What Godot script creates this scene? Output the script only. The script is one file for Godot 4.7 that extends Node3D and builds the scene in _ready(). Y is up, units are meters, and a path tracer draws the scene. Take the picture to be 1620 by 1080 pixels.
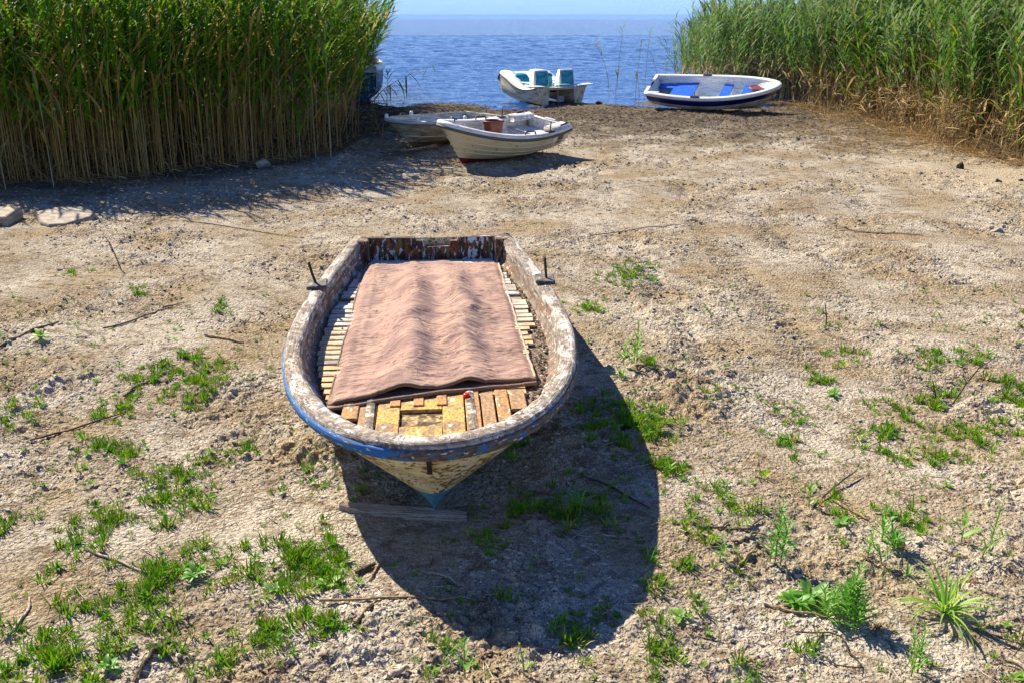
extends Node3D

const WATER_Y := -0.045
var rng := RandomNumberGenerator.new()
var n_low: FastNoiseLite
var n_mid: FastNoiseLite
var n_fine: FastNoiseLite
var n_rough: FastNoiseLite
var n_col: FastNoiseLite
var n_col2: FastNoiseLite
var n_track: FastNoiseLite
var n_cell: FastNoiseLite
var n_crust: FastNoiseLite
var names := {}
var M := {}

# ---------------------------------------------------------------- helpers: naming and tagging
func numbered(called: String) -> String:
	if not names.has(called):
		names[called] = 0
		return called
	names[called] += 1
	return "%s_%03d" % [called, names[called]]

func thing(called: String, label: String, category: String, at := Vector3.ZERO, turn := 0.0, group := "") -> Node3D:
	var o := Node3D.new()
	o.name = numbered(called)
	add_child(o)
	o.position = at
	o.rotation.y = turn
	tag(o, label, category, group)
	return o

func tag(o: Node, label: String, category: String, group := "", kind := "") -> void:
	if label != "":
		o.set_meta("label", label)
	if category != "":
		o.set_meta("category", category)
	if group != "":
		o.set_meta("group", group)
	if kind != "":
		o.set_meta("kind", kind)

func part(called: String, mesh: Mesh, mat: Material, parent: Node) -> MeshInstance3D:
	var o := MeshInstance3D.new()
	o.mesh = mesh
	o.material_override = mat
	o.name = numbered(called) if parent == self else called
	parent.add_child(o, true)
	return o

func obj(called: String, st: SurfaceTool, mat: Material, parent: Node) -> MeshInstance3D:
	return part(called, done(st), mat, parent)

func struct(called: String, mesh: Mesh, mat: Material) -> MeshInstance3D:
	var o := part(called, mesh, mat, self)
	o.set_meta("kind", "structure")
	return o

func multi(called: String, mesh: Mesh, mat: Material, places: Array, tints: Array, label: String, category: String) -> void:
	if places.is_empty():
		return
	var mm := MultiMesh.new()
	mm.transform_format = MultiMesh.TRANSFORM_3D
	mm.use_colors = true
	mm.mesh = mesh
	mm.instance_count = places.size()
	for i in places.size():
		mm.set_instance_transform(i, places[i])
		mm.set_instance_color(i, tints[i])
	var o := MultiMeshInstance3D.new()
	o.multimesh = mm
	o.material_override = mat
	o.name = numbered(called)
	add_child(o)
	tag(o, label, category, "", "stuff")

# ---------------------------------------------------------------- helpers: shapes
func mb(smooth := true) -> SurfaceTool:
	var st := SurfaceTool.new()
	st.begin(Mesh.PRIMITIVE_TRIANGLES)
	st.set_smooth_group(0 if smooth else -1)
	return st

func done(st: SurfaceTool) -> ArrayMesh:
	st.generate_normals()
	return st.commit()

func quad(st: SurfaceTool, a: Vector3, b: Vector3, c: Vector3, d: Vector3, ua := Vector2(0, 0), ub := Vector2(1, 0), uc := Vector2(1, 1), ud := Vector2(0, 1)) -> void:
	for q in [[a, ua], [b, ub], [c, uc], [a, ua], [c, uc], [d, ud]]:
		st.set_uv(q[1])
		st.add_vertex(q[0])

# rows: an Array of PackedVector3Array of equal length
func grid(st: SurfaceTool, rows: Array, u0 := 0.0, u1 := 1.0, v0 := 0.0, v1 := 1.0) -> void:
	var nr := rows.size()
	var nc: int = rows[0].size()
	for i in nr - 1:
		for j in nc - 1:
			var ua := lerpf(u0, u1, float(j) / (nc - 1))
			var ub := lerpf(u0, u1, float(j + 1) / (nc - 1))
			var va := lerpf(v0, v1, float(i) / (nr - 1))
			var vb := lerpf(v0, v1, float(i + 1) / (nr - 1))
			quad(st, rows[i][j], rows[i][j + 1], rows[i + 1][j + 1], rows[i + 1][j], Vector2(ua, va), Vector2(ub, va), Vector2(ub, vb), Vector2(ua, vb))

# a bar along local z from 0 to length with a closed xy profile
func prism(st: SurfaceTool, profile: PackedVector2Array, length: float, xf: Transform3D, uvs := 1.0) -> void:
	var n := profile.size()
	var run := 0.0
	for i in n:
		var p := profile[i]
		var q := profile[(i + 1) % n]
		var e := p.distance_to(q)
		quad(st, xf * Vector3(p.x, p.y, 0), xf * Vector3(q.x, q.y, 0), xf * Vector3(q.x, q.y, length), xf * Vector3(p.x, p.y, length), Vector2(0, run) * uvs, Vector2(0, run + e) * uvs, Vector2(length, run + e) * uvs, Vector2(length, run) * uvs)
		run += e
	var tri := Geometry2D.triangulate_polygon(profile)
	for k in range(0, tri.size(), 3):
		for e in [0.0, length]:
			for m in 3:
				var p := profile[tri[k + (m if e == 0.0 else 2 - m)]]
				st.set_uv(p * uvs)
				st.add_vertex(xf * Vector3(p.x, p.y, e))

func chamfered(w: float, h: float, c: float) -> PackedVector2Array:
	var a := w / 2
	var b := h / 2
	return PackedVector2Array([Vector2(-a + c, -b), Vector2(a - c, -b), Vector2(a, -b + c), Vector2(a, b - c), Vector2(a - c, b), Vector2(-a + c, b), Vector2(-a, b - c), Vector2(-a, -b + c)])

# a box of that size centred at xf's origin, long edges chamfered
func box(st: SurfaceTool, size: Vector3, xf: Transform3D, c := 0.006) -> void:
	prism(st, chamfered(size.x, size.y, minf(c, minf(size.x, size.y) * 0.3)), size.z, xf * Transform3D(Basis(), Vector3(0, 0, -size.z / 2)))

func at(p: Vector3, yaw := 0.0, pitch := 0.0, roll := 0.0) -> Transform3D:
	return Transform3D(Basis.from_euler(Vector3(pitch, yaw, roll)), p)

func tube(st: SurfaceTool, pts: PackedVector3Array, radii: Array, sides := 6, tint := Color.WHITE, tint2 := Color.WHITE) -> void:
	var rings: Array = []
	var n := pts.size()
	var ref := Vector3(0.31, 0.2, 0.93)
	for i in n:
		var d := (pts[mini(i + 1, n - 1)] - pts[maxi(i - 1, 0)]).normalized()
		var r := ref if absf(d.dot(ref)) < 0.9 else Vector3.UP
		var x := d.cross(r).normalized()
		var y := d.cross(x)
		var ring := PackedVector3Array()
		var rad: float = radii[mini(i, radii.size() - 1)]
		for k in sides + 1:
			var a := TAU * k / sides
			ring.append(pts[i] + (x * cos(a) + y * sin(a)) * rad)
		rings.append(ring)
	for i in n - 1:
		var ca := tint.lerp(tint2, float(i) / (n - 1))
		var cb := tint.lerp(tint2, float(i + 1) / (n - 1))
		for k in sides:
			var u := float(k) / sides
			var v := float(i) / (n - 1)
			var q := [[rings[i][k], ca, Vector2(u, v)], [rings[i][k + 1], ca, Vector2(u + 1.0 / sides, v)], [rings[i + 1][k + 1], cb, Vector2(u + 1.0 / sides, v + 1.0 / (n - 1))], [rings[i + 1][k], cb, Vector2(u, v + 1.0 / (n - 1))]]
			for m in [0, 1, 2, 0, 2, 3]:
				st.set_color(q[m][1])
				st.set_uv(q[m][2])
				st.add_vertex(q[m][0])
	for e in [0, n - 1]:
		for k in range(1, sides - 1):
			for m in [0, k, k + 1]:
				st.set_color(tint if e == 0 else tint2)
				st.set_uv(Vector2(0.5, 0.5))
				st.add_vertex(rings[e][m])

# revolve (radius, height) pairs about y
func lathe(st: SurfaceTool, prof: PackedVector2Array, xf: Transform3D, sides := 20) -> void:
	var rows: Array = []
	for p in prof:
		var row := PackedVector3Array()
		for k in sides + 1:
			var a := TAU * k / sides
			row.append(xf * Vector3(cos(a) * p.x, p.y, sin(a) * p.x))
		rows.append(row)
	grid(st, rows)

# an arching blade that starts at base, heading yaw and climbing at pitch, and droops
func leaf(st: SurfaceTool, base: Vector3, yaw: float, pitch: float, length: float, width: float, droop: float, c0: Color, c1: Color, segs := 4, fold := 0.0, round_tip := false) -> void:
	var p := base
	var side := Vector3(-sin(yaw), 0, cos(yaw))
	var prev: Array = []
	for i in segs + 1:
		var t := float(i) / segs
		var w := width * 0.5 * ((0.45 + 0.55 * minf(1.0, t * 4.0)) * (1.0 - pow(t, 2.2)))
		if round_tip:
			w = width * 0.5 * (0.12 + 0.88 * pow(sin(PI * pow(t, 0.8) * 0.97), 0.8)) if i < segs else width * 0.06
		var ang := pitch - droop * t * t
		var fw := Vector3(cos(yaw) * cos(ang), sin(ang), sin(yaw) * cos(ang))
		var up := side.cross(fw)
		var c := c0.lerp(c1, t)
		var row := [[p + side * w + up * fold * w, c, Vector2(0, t)], [p, c, Vector2(0.5, t)], [p - side * w + up * fold * w, c, Vector2(1, t)]]
		if fold == 0.0:
			row.remove_at(1)
		if i > 0:
			for k in row.size() - 1:
				for q in [prev[k], prev[k + 1], row[k + 1], prev[k], row[k + 1], row[k]]:
					st.set_color(q[1])
					st.set_uv(q[2])
					st.add_vertex(q[0])
		prev = row
		p += fw * (length / segs)

# ---------------------------------------------------------------- helpers: materials and textures
func noise(s: int, freq: float, octaves := 3, kind := FastNoiseLite.TYPE_SIMPLEX_SMOOTH) -> FastNoiseLite:
	var n := FastNoiseLite.new()
	n.seed = s
	n.frequency = freq
	n.noise_type = kind
	n.fractal_octaves = octaves
	n.fractal_type = FastNoiseLite.FRACTAL_FBM if octaves > 1 else FastNoiseLite.FRACTAL_NONE
	return n

# worn paint: layers of [colour, x frequency, y frequency, threshold, softness] laid over a base colour
func paint(w: int, h: int, s: int, base: Color, layers: Array, grain := 0.12, grain_x := 1.0, grain_y := 1.0) -> ImageTexture:
	var im := Image.create(w, h, false, Image.FORMAT_RGB8)
	var ns: Array = []
	for k in layers.size():
		ns.append(noise(s + 17 * k, 1.0, 4))
	var g := noise(s + 999, 0.35, 3)
	var broad := noise(s + 555, 1.0, 3)
	for y in h:
		for x in w:
			var c := base
			for k in layers.size():
				var l: Array = layers[k]
				var v: float = ns[k].get_noise_2d(x * l[1] / w, y * l[2] / h)
				if l.size() > 5:   # worn in some places, whole in others
					v += 0.6 * broad.get_noise_2d(x * l[5] / w + 31.0 * k, y * l[5] * 0.2 / h)
				var t := smoothstep(l[3] - l[4], l[3] + l[4], v)
				if t > 0.0:
					c = c.lerp(l[0], t)
			var f := 1.0 + grain * 2.0 * g.get_noise_2d(x * grain_x, y * grain_y)
			im.set_pixel(x, y, Color(c.r * f, c.g * f, c.b * f))
	return ImageTexture.create_from_image(im)

func bumps(s: int, freq: float, octaves: int, size := 512, sx := 1.0, sy := 1.0) -> ImageTexture:
	var n := noise(s, freq, octaves)
	if sx == 1.0 and sy == 1.0:
		return ImageTexture.create_from_image(n.get_seamless_image(size, size))
	var im := Image.create(size, size, false, Image.FORMAT_L8)
	for y in size:
		for x in size:
			var v := n.get_noise_2d(x * sx, y * sy) * 0.5 + 0.5
			im.set_pixel(x, y, Color(v, v, v))
	return ImageTexture.create_from_image(im)

func mat(c: Color, rough := 0.7, metal := 0.0) -> StandardMaterial3D:
	var m := StandardMaterial3D.new()
	m.albedo_color = c
	m.roughness = rough
	m.metallic = metal
	m.cull_mode = BaseMaterial3D.CULL_DISABLED
	return m

func tex_mat(t: Texture2D, rough := 0.75, bump: Texture2D = null, depth := 0.3) -> StandardMaterial3D:
	var m := mat(Color.WHITE, rough)
	m.albedo_texture = t
	if bump:
		m.heightmap_enabled = true
		m.heightmap_texture = bump
		m.heightmap_scale = depth
	return m

func leafy(through := 0.5, rough := 0.5) -> StandardMaterial3D:
	var m := mat(Color.WHITE, rough)
	m.vertex_color_use_as_albedo = true
	m.backlight_enabled = true
	m.backlight = Color(through, through, through)
	m.metallic_specular = 0.15
	return m

func tinted(c: Color, through := 0.5) -> StandardMaterial3D:
	var m := mat(c.linear_to_srgb(), 0.5)
	m.backlight_enabled = true
	var k := through / maxf(c.r, maxf(c.g, c.b))
	m.backlight = Color(c.r * k, c.g * k, c.b * k).linear_to_srgb()
	return m

# ---------------------------------------------------------------- the lie of the land
func slope(x: float, z: float) -> float:
	var t := clampf((-z - 19.0) / 6.6, 0.0, 2.6)
	var h := -0.14 * t * t
	if z < -20.0:
		h -= 0.0
	return h

func track(x: float, z: float, cx: float, w: float, bend: float) -> float:
	var d := absf(x - cx - bend * (z + 8.0) - 0.12 * sin(z * 0.7))
	if d > w:
		return 0.0
	var wear := clampf(n_track.get_noise_2d(x * 0.6 + cx, z * 0.6) * 1.6 + 0.5, 0.0, 0.9)
	var edge := smoothstep(w, w * 0.6, d)
	var tread := 0.5 + 0.5 * sin((z + 0.25 * d) * TAU / 0.115)
	return wear * edge * (-0.027 + 0.027 * smoothstep(0.35, 0.6, tread))

func height(x: float, z: float) -> float:
	var h := slope(x, z)
	h += n_low.get_noise_2d(x, z) * 0.05
	var rough := clampf(0.7 + n_rough.get_noise_2d(x, z) * 1.7, 0.12, 1.6)
	if z < -16.0:
		rough += smoothstep(-16.0, -19.0, z) * 0.7 - smoothstep(-20.0, -21.5, z) * 0.9
	var m := n_mid.get_noise_2d(x, z)
	h += rough * (0.024 * m + 0.010 * absf(m))
	h += rough * n_fine.get_noise_2d(x, z * 1.5) * 0.019
	h -= 0.007 * smoothstep(-0.80, -0.98, n_cell.get_noise_2d(x, z * 1.35)) * crust(x, z)
	if z > -17.0 and z < -5.5 and x > 0.6:
		h += track(x, z, 2.05, 0.17, -0.05) + track(x, z, 2.75, 0.17, -0.05) + track(x, z, 3.9, 0.2, -0.14) + track(x, z, 1.2, 0.15, -0.02)
	# two dug furrows near the right reeds
	h += furrow(x, z, 2.9, 4.7, -17.6, 0.1) + furrow(x, z, 4.4, 6.4, -17.2, 0.14)
	# earth heaped round the old boat's forefoot
	var d := Vector2(x + 1.0, (z + 4.85) * 1.2).length()
	h += 0.05 * smoothstep(0.5, 0.1, d) * (0.7 + n_mid.get_noise_2d(x * 2.0, z * 2.0))
	return h

func crust(x: float, z: float) -> float:   # where the dried skin of the mud has broken into crumbs
	return clampf(0.35 + 1.5 * n_crust.get_noise_2d(x, z), 0.0, 1.0)

func furrow(x: float, z: float, x0: float, x1: float, zc: float, deep: float) -> float:
	if x < x0 or x > x1:
		return 0.0
	var f := sin(PI * (x - x0) / (x1 - x0))
	var c := zc + 0.25 * n_mid.get_noise_2d(x * 0.4, 5.0)
	return -deep * f * smoothstep(0.24, 0.04, absf(z - c)) + 0.07 * f * smoothstep(0.22, 0.03, absf(z - c - 0.28))

func soil(x: float, z: float, h: float) -> Color:
	var a := n_col.get_noise_2d(x, z)
	var b := n_col2.get_noise_2d(x, z * 1.4)
	var c := Color(0.505, 0.44, 0.34)
	c = c.lerp(Color(0.63, 0.57, 0.47), smoothstep(-0.05, 0.4, a))
	c = c.lerp(Color(0.45, 0.36, 0.235), smoothstep(0.0, 0.5, -a))
	c = c.lerp(Color(0.27, 0.20, 0.13), smoothstep(0.15, 0.45, b) * 0.75)
	var g := n_cell.get_noise_2d(x, z * 1.35)
	c = c.lerp(Color(0.17, 0.125, 0.08), smoothstep(-0.86, -0.985, g) * crust(x, z) * 0.7)
	# dark wet mud and rotted reed near the water and along the foot of the reeds, plus painted shade at the left bed
	var wet := smoothstep(-15.0, -19.5, z + 2.4 * a)
	c = c.lerp(Color(0.17, 0.142, 0.108), wet * 0.82)
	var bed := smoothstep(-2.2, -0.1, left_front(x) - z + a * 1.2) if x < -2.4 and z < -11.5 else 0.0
	c = c.lerp(Color(0.075, 0.058, 0.04), bed * 0.85)  # shade under the left reeds darkened into the soil colour, along with litter
	if x > 4.5 and z < -11.5:
		c = c.lerp(Color(0.24, 0.175, 0.09), smoothstep(-0.7, 0.4, x - right_side(z) + a * 0.8) * 0.8)
	if z < -16.0 and x > 2.5 and x < 7.0:
		c = c.lerp(Color(0.05, 0.04, 0.03), smoothstep(0.015, 0.06, -(furrow(x, z, 2.9, 4.7, -17.6, 0.1) + furrow(x, z, 4.4, 6.4, -17.2, 0.14))))
	var sand := smoothstep(1.6, 0.3, Vector2((x - 6.9) * 0.6, z + 13.4).length())
	c = c.lerp(Color(0.62, 0.53, 0.39), sand * 0.8)
	return c

func along(pts: Array, x: float) -> float:
	if x <= pts[0].x:
		return pts[0].y
	for i in pts.size() - 1:
		if x <= pts[i + 1].x:
			return lerpf(pts[i].y, pts[i + 1].y, (x - pts[i].x) / (pts[i + 1].x - pts[i].x))
	return pts[-1].y

func left_front(x: float) -> float:   # z of the front of the left reed bed
	return along([Vector2(-30, -9), Vector2(-12, -12.1), Vector2(-6.9, -13.0), Vector2(-5.4, -13.35), Vector2(-4.8, -14.1), Vector2(-4.0, -14.6), Vector2(-3.35, -15.4), Vector2(-2.9, -16.2), Vector2(-2.6, -18.5)], x)

func left_side(z: float) -> float:    # x of its right-hand end
	return -along([Vector2(15.0, 3.1), Vector2(17.0, 2.95), Vector2(19.0, 3.05), Vector2(23.0, 3.55), Vector2(28.0, 4.3), Vector2(34.0, 5.6)], -z)

func right_side(z: float) -> float:   # x of the left-hand edge of the right reed bed
	return along([Vector2(12.0, 9.4), Vector2(14.0, 8.1), Vector2(14.8, 7.75), Vector2(16.3, 7.55), Vector2(18.8, 7.5), Vector2(20.9, 7.05), Vector2(22.4, 6.6), Vector2(23.6, 5.4), Vector2(24.6, 4.5), Vector2(28.0, 4.6), Vector2(32.0, 5.4), Vector2(40.0, 8.0)], -z)

func patch_of_ground(x0: float, x1: float, nx: int, zs: PackedFloat32Array, arr: Dictionary, flat := false) -> void:
	var base: int = arr.v.size()
	var nz := zs.size()
	for j in nz:
		var z := zs[j]
		for i in nx + 1:
			var x := lerpf(x0, x1, float(i) / nx)
			var h := (slope(x, z) - 0.01) if flat else height(x, z)
			arr.v.append(Vector3(x, h, z))
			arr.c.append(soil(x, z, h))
			arr.uv.append(Vector2(x, z) / 0.9)
	for j in nz:
		for i in nx + 1:
			var k := base + j * (nx + 1) + i
			var l: Vector3 = arr.v[k - 1 if i > 0 else k]
			var r: Vector3 = arr.v[k + 1 if i < nx else k]
			var f: Vector3 = arr.v[k - nx - 1 if j > 0 else k]
			var b: Vector3 = arr.v[k + nx + 1 if j < nz - 1 else k]
			var n := (r - l).cross(f - b)
			arr.n.append(n.normalized() if n.y > 0.0 else -n.normalized())
	for j in nz - 1:
		for i in nx:
			var k := base + j * (nx + 1) + i
			arr.i.append_array([k, k + nx + 1, k + 1, k + 1, k + nx + 1, k + nx + 2])

func rows_of(z0: float, z1: float, n: int) -> PackedFloat32Array:
	var r := PackedFloat32Array()
	for i in n + 1:
		r.append(lerpf(z0, z1, float(i) / n))
	return r

func as_mesh(arr: Dictionary) -> ArrayMesh:
	var a := []
	a.resize(Mesh.ARRAY_MAX)
	a[Mesh.ARRAY_VERTEX] = arr.v
	a[Mesh.ARRAY_NORMAL] = arr.n
	a[Mesh.ARRAY_TEX_UV] = arr.uv
	if arr.c.size():
		a[Mesh.ARRAY_COLOR] = arr.c
	a[Mesh.ARRAY_INDEX] = arr.i
	var m := ArrayMesh.new()
	m.add_surface_from_arrays(Mesh.PRIMITIVE_TRIANGLES, a)
	return m

func blank() -> Dictionary:
	return {"v": PackedVector3Array(), "n": PackedVector3Array(), "c": PackedColorArray(), "uv": PackedVector2Array(), "i": PackedInt32Array()}

func build_ground() -> void:
	var arr := blank()
	patch_of_ground(-3.6, 3.6, 500, rows_of(-2.3, -6.0, 270), arr)
	patch_of_ground(-8.4, -3.6, 170, rows_of(-2.3, -6.0, 120), arr)
	patch_of_ground(3.6, 8.4, 170, rows_of(-2.3, -6.0, 120), arr)
	patch_of_ground(-8.4, 8.4, 620, rows_of(-6.0, -13.0, 260), arr)
	patch_of_ground(-12.0, 12.0, 560, rows_of(-13.0, -26.0, 240), arr)
	patch_of_ground(-12.0, -8.4, 40, rows_of(-2.3, -13.0, 60), arr)
	patch_of_ground(8.4, 12.0, 40, rows_of(-2.3, -13.0, 60), arr)
	patch_of_ground(-12.0, 12.0, 60, rows_of(-26.0, -60.0, 20), arr, true)
	patch_of_ground(-160.0, -12.0, 30, rows_of(60.0, -60.0, 30), arr, true)
	patch_of_ground(12.0, 160.0, 30, rows_of(60.0, -60.0, 30), arr, true)
	patch_of_ground(-12.0, 12.0, 24, rows_of(60.0, -2.3, 30), arr, true)
	var m := mat(Color.WHITE, 0.95)
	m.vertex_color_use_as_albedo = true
	var grain := noise(5, 0.02, 5).get_seamless_image(1024, 1024)
	var speck := noise(6, 0.09, 3).get_seamless_image(1024, 1024)
	var im := Image.create(1024, 1024, false, Image.FORMAT_RGB8)
	for y in 1024:
		for x in 1024:
			var g := grain.get_pixel(x, y).r
			var s := speck.get_pixel(x, y).r
			var k := 0.84 + 0.28 * (g - 0.5)
			k -= 0.45 * smoothstep(0.63, 0.77, s)
			k += 0.14 * smoothstep(0.34, 0.2, s)
			im.set_pixel(x, y, Color(k, k * 0.985, k * 0.96))
	m.albedo_texture = ImageTexture.create_from_image(im)
	m.heightmap_enabled = true
	m.heightmap_texture = bumps(7, 0.03, 5, 1024)
	m.heightmap_scale = 1.6
	m.metallic_specular = 0.2
	struct("ground", as_mesh(arr), m)

func build_water() -> void:
	# near: real waves; mid: wind-ruffled; far: a calm pale sheet
	var w1 := noise(41, 1.0, 3)
	var w2 := noise(42, 1.0, 2)
	var arr := blank()
	var zs := PackedFloat32Array()
	var z := -20.0
	while z > -62.0:
		zs.append(z)
		z -= 0.045 + 0.0042 * maxf(0.0, -z - 20.0)
	zs.append(-62.0)
	var nx := 330
	for j in zs.size():
		for i in nx + 1:
			var wide := 8.0 + 0.42 * (-zs[j] - 18.0)
			var x := 1.2 + lerpf(-wide, wide, float(i) / nx)
			var far := smoothstep(-22.0, -42.0, zs[j])
			var h := (w1.get_noise_2d(x * 0.42, zs[j] * 1.25) * 0.026 + w2.get_noise_2d(x * 1.5 + 3.0, zs[j] * 3.4) * 0.012) * (0.7 + 0.8 * far)
			arr.v.append(Vector3(x, WATER_Y + h, zs[j]))
			arr.uv.append(Vector2(x * 0.3, zs[j] * 0.75))
	for j in zs.size():
		for i in nx + 1:
			var k := j * (nx + 1) + i
			var l: Vector3 = arr.v[k - 1 if i > 0 else k]
			var r: Vector3 = arr.v[k + 1 if i < nx else k]
			var f: Vector3 = arr.v[k - nx - 1 if j > 0 else k]
			var b: Vector3 = arr.v[k + nx + 1 if j < zs.size() - 1 else k]
			var n := (r - l).cross(f - b).normalized()
			arr.n.append(n if n.y > 0.0 else -n)
	for j in zs.size() - 1:
		for i in nx:
			var k := j * (nx + 1) + i
			arr.i.append_array([k, k + nx + 1, k + 1, k + 1, k + nx + 1, k + nx + 2])
	var bump := bumps(44, 0.03, 4)
	var m := mat(Color(0.03, 0.25, 0.50), 0.06)
	m.metallic_specular = 0.5
	m.heightmap_enabled = true
	m.heightmap_texture = bump
	m.heightmap_scale = 2.0
	struct("water", as_mesh(arr), m)
	var zz := [-62.0, -98.0, -122.0, -6000.0]
	for k in 3:
		var st := mb()
		var n := 24
		var half := 3000.0
		for i in n:
			var xa := lerpf(-half, half, float(i) / n)
			var xb := lerpf(-half, half, float(i + 1) / n)
			quad(st, Vector3(xa, WATER_Y, zz[k]), Vector3(xb, WATER_Y, zz[k]), Vector3(xb, WATER_Y, zz[k + 1]), Vector3(xa, WATER_Y, zz[k + 1]), Vector2(xa * 0.3, zz[k] * 0.75), Vector2(xb * 0.3, zz[k] * 0.75), Vector2(xb * 0.3, zz[k + 1] * 0.75), Vector2(xa * 0.3, zz[k + 1] * 0.75))
		var f := m.duplicate()
		f.heightmap_scale = [2.8, 1.9, 1.0][k]
		if k == 0:
			f.albedo_color = Color(0.03, 0.17, 0.40)
		f.roughness = [0.08, 0.07, 0.05][k]
		struct("water", done(st), f)

# ---------------------------------------------------------------- boats
# H: L length, half (half beam), tr (transom share of it), sm (where it is widest), a and b (bow curve), rake, sr (stern rake),
# s0 s1 s2 (sheer at bow, middle, stern), k0 k1 k2 (keel height there), flat (section fullness), sharp (how fine the waterlines get)
func three(a: float, b: float, c: float, s: float) -> float:
	return a * (1 - s) * (1 - 2 * s) + 4 * b * s * (1 - s) + c * s * (2 * s - 1)

func breadth(H: Dictionary, s: float, v: float) -> float:
	var sm: float = H.sm
	var full := 1.0
	if s < sm:
		var r := s / sm
		full = pow(1.0 - pow(1.0 - r, lerpf(H.a, 1.7, v)), lerpf(1.0 / H.b, H.sharp, v))
	else:
		full = 1.0 - (1.0 - H.tr) * pow((s - sm) / (1.0 - sm), 1.8)
	return H.half * full * (1.0 - pow(v, lerpf(H.get("vee", H.flat), H.flat, smoothstep(0.0, 0.6, s))) * 0.985)

func hull_at(H: Dictionary, s: float, v: float, side: float, inset := 0.0) -> Vector3:
	var top := three(H.s0, H.s1, H.s2, s)
	var low := three(H.k0, H.k1, H.k2, s)
	var zb: float = -H.rake * pow(v, H.get("stem", 1.2))
	var z := lerpf(zb - inset, -H.L + H.sr * v + inset, s)
	return Vector3(side * maxf(0.0, breadth(H, s, v) - inset), lerpf(top, low, v), z)

func hull_rows(H: Dictionary, va: float, vb: float, nv: int, ns := 40, inset := 0.0) -> Array:
	var rows: Array = []
	for i in nv + 1:
		var v := lerpf(va, vb, float(i) / nv)
		var row := PackedVector3Array()
		for j in range(-ns, ns + 1):
			var s := pow(absf(float(j)) / ns, 1.8)
			row.append(hull_at(H, s, v, -1.0 if j < 0 else 1.0, inset))
		rows.append(row)
	return rows

# the line of the gunwale from the port quarter round the bow, with the outward direction in plan
func sheer_line(H: Dictionary, v := 0.0, ns := 44) -> Array:
	var pts := PackedVector3Array()
	for j in range(-ns, ns + 1):
		pts.append(hull_at(H, pow(absf(float(j)) / ns, 1.8), v, -1.0 if j < 0 else 1.0))
	var outs := PackedVector3Array()
	for i in pts.size():
		var d := pts[mini(i + 1, pts.size() - 1)] - pts[maxi(i - 1, 0)]
		outs.append(Vector3(-d.z, 0, d.x).normalized())
	return [pts, outs]

# sweep a profile (x outward, y up) along that line
func rail(st: SurfaceTool, H: Dictionary, profile: PackedVector2Array, wob := 0.0, v := 0.0) -> void:
	var l := sheer_line(H, v)
	var rows: Array = []
	var w := noise(77, 2.2, 3)
	for p in profile.size() + 1:
		var q := profile[p % profile.size()]
		var row := PackedVector3Array()
		for i in l[0].size():
			var e: Vector3 = l[0][i]
			var k := 1.0 + wob * w.get_noise_2d(e.z * 2.0 + p * 0.3, e.x * 2.0)
			var y := q.y + wob * 0.02 * w.get_noise_2d(e.z * 3.0 + 9.0, e.x * 3.0 + p * 0.2)
			row.append(e + l[1][i] * q.x * k + Vector3(0, y, 0))
		rows.append(row)
	grid(st, rows, 0.0, 1.0)
	for e in [0, l[0].size() - 1]:
		var poly := Geometry2D.triangulate_polygon(profile)
		for k in poly:
			st.set_uv(Vector2(0.5, 0.5))
			st.add_vertex(rows[k][e])

func across_stern(H: Dictionary, va: float, vb: float, inset: float, nv := 8, nu := 10) -> Array:
	var rows: Array = []
	for i in nv + 1:
		var v := lerpf(va, vb, float(i) / nv)
		var row := PackedVector3Array()
		var a := hull_at(H, 1.0, v, -1.0, inset)
		var b := hull_at(H, 1.0, v, 1.0, inset)
		for j in nu + 1:
			row.append(a.lerp(b, float(j) / nu))
		rows.append(row)
	return rows

func floor_rows(H: Dictionary, v: float, inset: float, s0: float, s1: float, lift := 0.0, n := 14) -> Array:
	var rows: Array = []
	for i in n + 1:
		var s := lerpf(s0, s1, float(i) / n)
		var a := hull_at(H, s, v, -1.0, inset)
		var row := PackedVector3Array()
		for j in 9:
			row.append(Vector3(lerpf(a.x, -a.x, j / 8.0), a.y + lift, a.z))
		rows.append(row)
	return rows

# half width of the inside of a hull at a height above the ground and a distance aft
func inside(H: Dictionary, s: float, y: float, inset: float) -> float:
	var top := three(H.s0, H.s1, H.s2, s)
	var low := three(H.k0, H.k1, H.k2, s)
	return maxf(0.02, breadth(H, s, clampf((top - y) / (top - low), 0.0, 0.95)) - inset)

# a seat that spans the hull from s0 to s1 at height y, with a front wall down to y0
func seat(H: Dictionary, s0: float, s1: float, y: float, inset: float, thick := 0.03) -> SurfaceTool:
	var st := mb(false)
	var top: Array = []
	var low: Array = []
	for i in 5:
		var s := lerpf(s0, s1, i / 4.0)
		var w := inside(H, s, y, inset)
		var z := hull_at(H, s, 0.3, 1.0, inset).z
		top.append(PackedVector3Array([Vector3(-w, y, z), Vector3(-w * 0.33, y, z), Vector3(w * 0.33, y, z), Vector3(w, y, z)]))
		low.append(PackedVector3Array([Vector3(-w, y - thick, z), Vector3(-w * 0.33, y - thick, z), Vector3(w * 0.33, y - thick, z), Vector3(w, y - thick, z)]))
	grid(st, top)
	grid(st, low)
	for k in [0, 4]:
		grid(st, [top[k], low[k]])
	return st

func bulkhead(H: Dictionary, s: float, y0: float, y1: float, inset: float) -> SurfaceTool:
	var st := mb(false)
	var rows: Array = []
	var z := hull_at(H, s, 0.3, 1.0, inset).z
	for i in 6:
		var y := lerpf(y0, y1, i / 5.0)
		var w := inside(H, s, y, inset)
		rows.append(PackedVector3Array([Vector3(-w, y, z), Vector3(0, y, z), Vector3(w, y, z)]))
	grid(st, rows)
	return st

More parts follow.
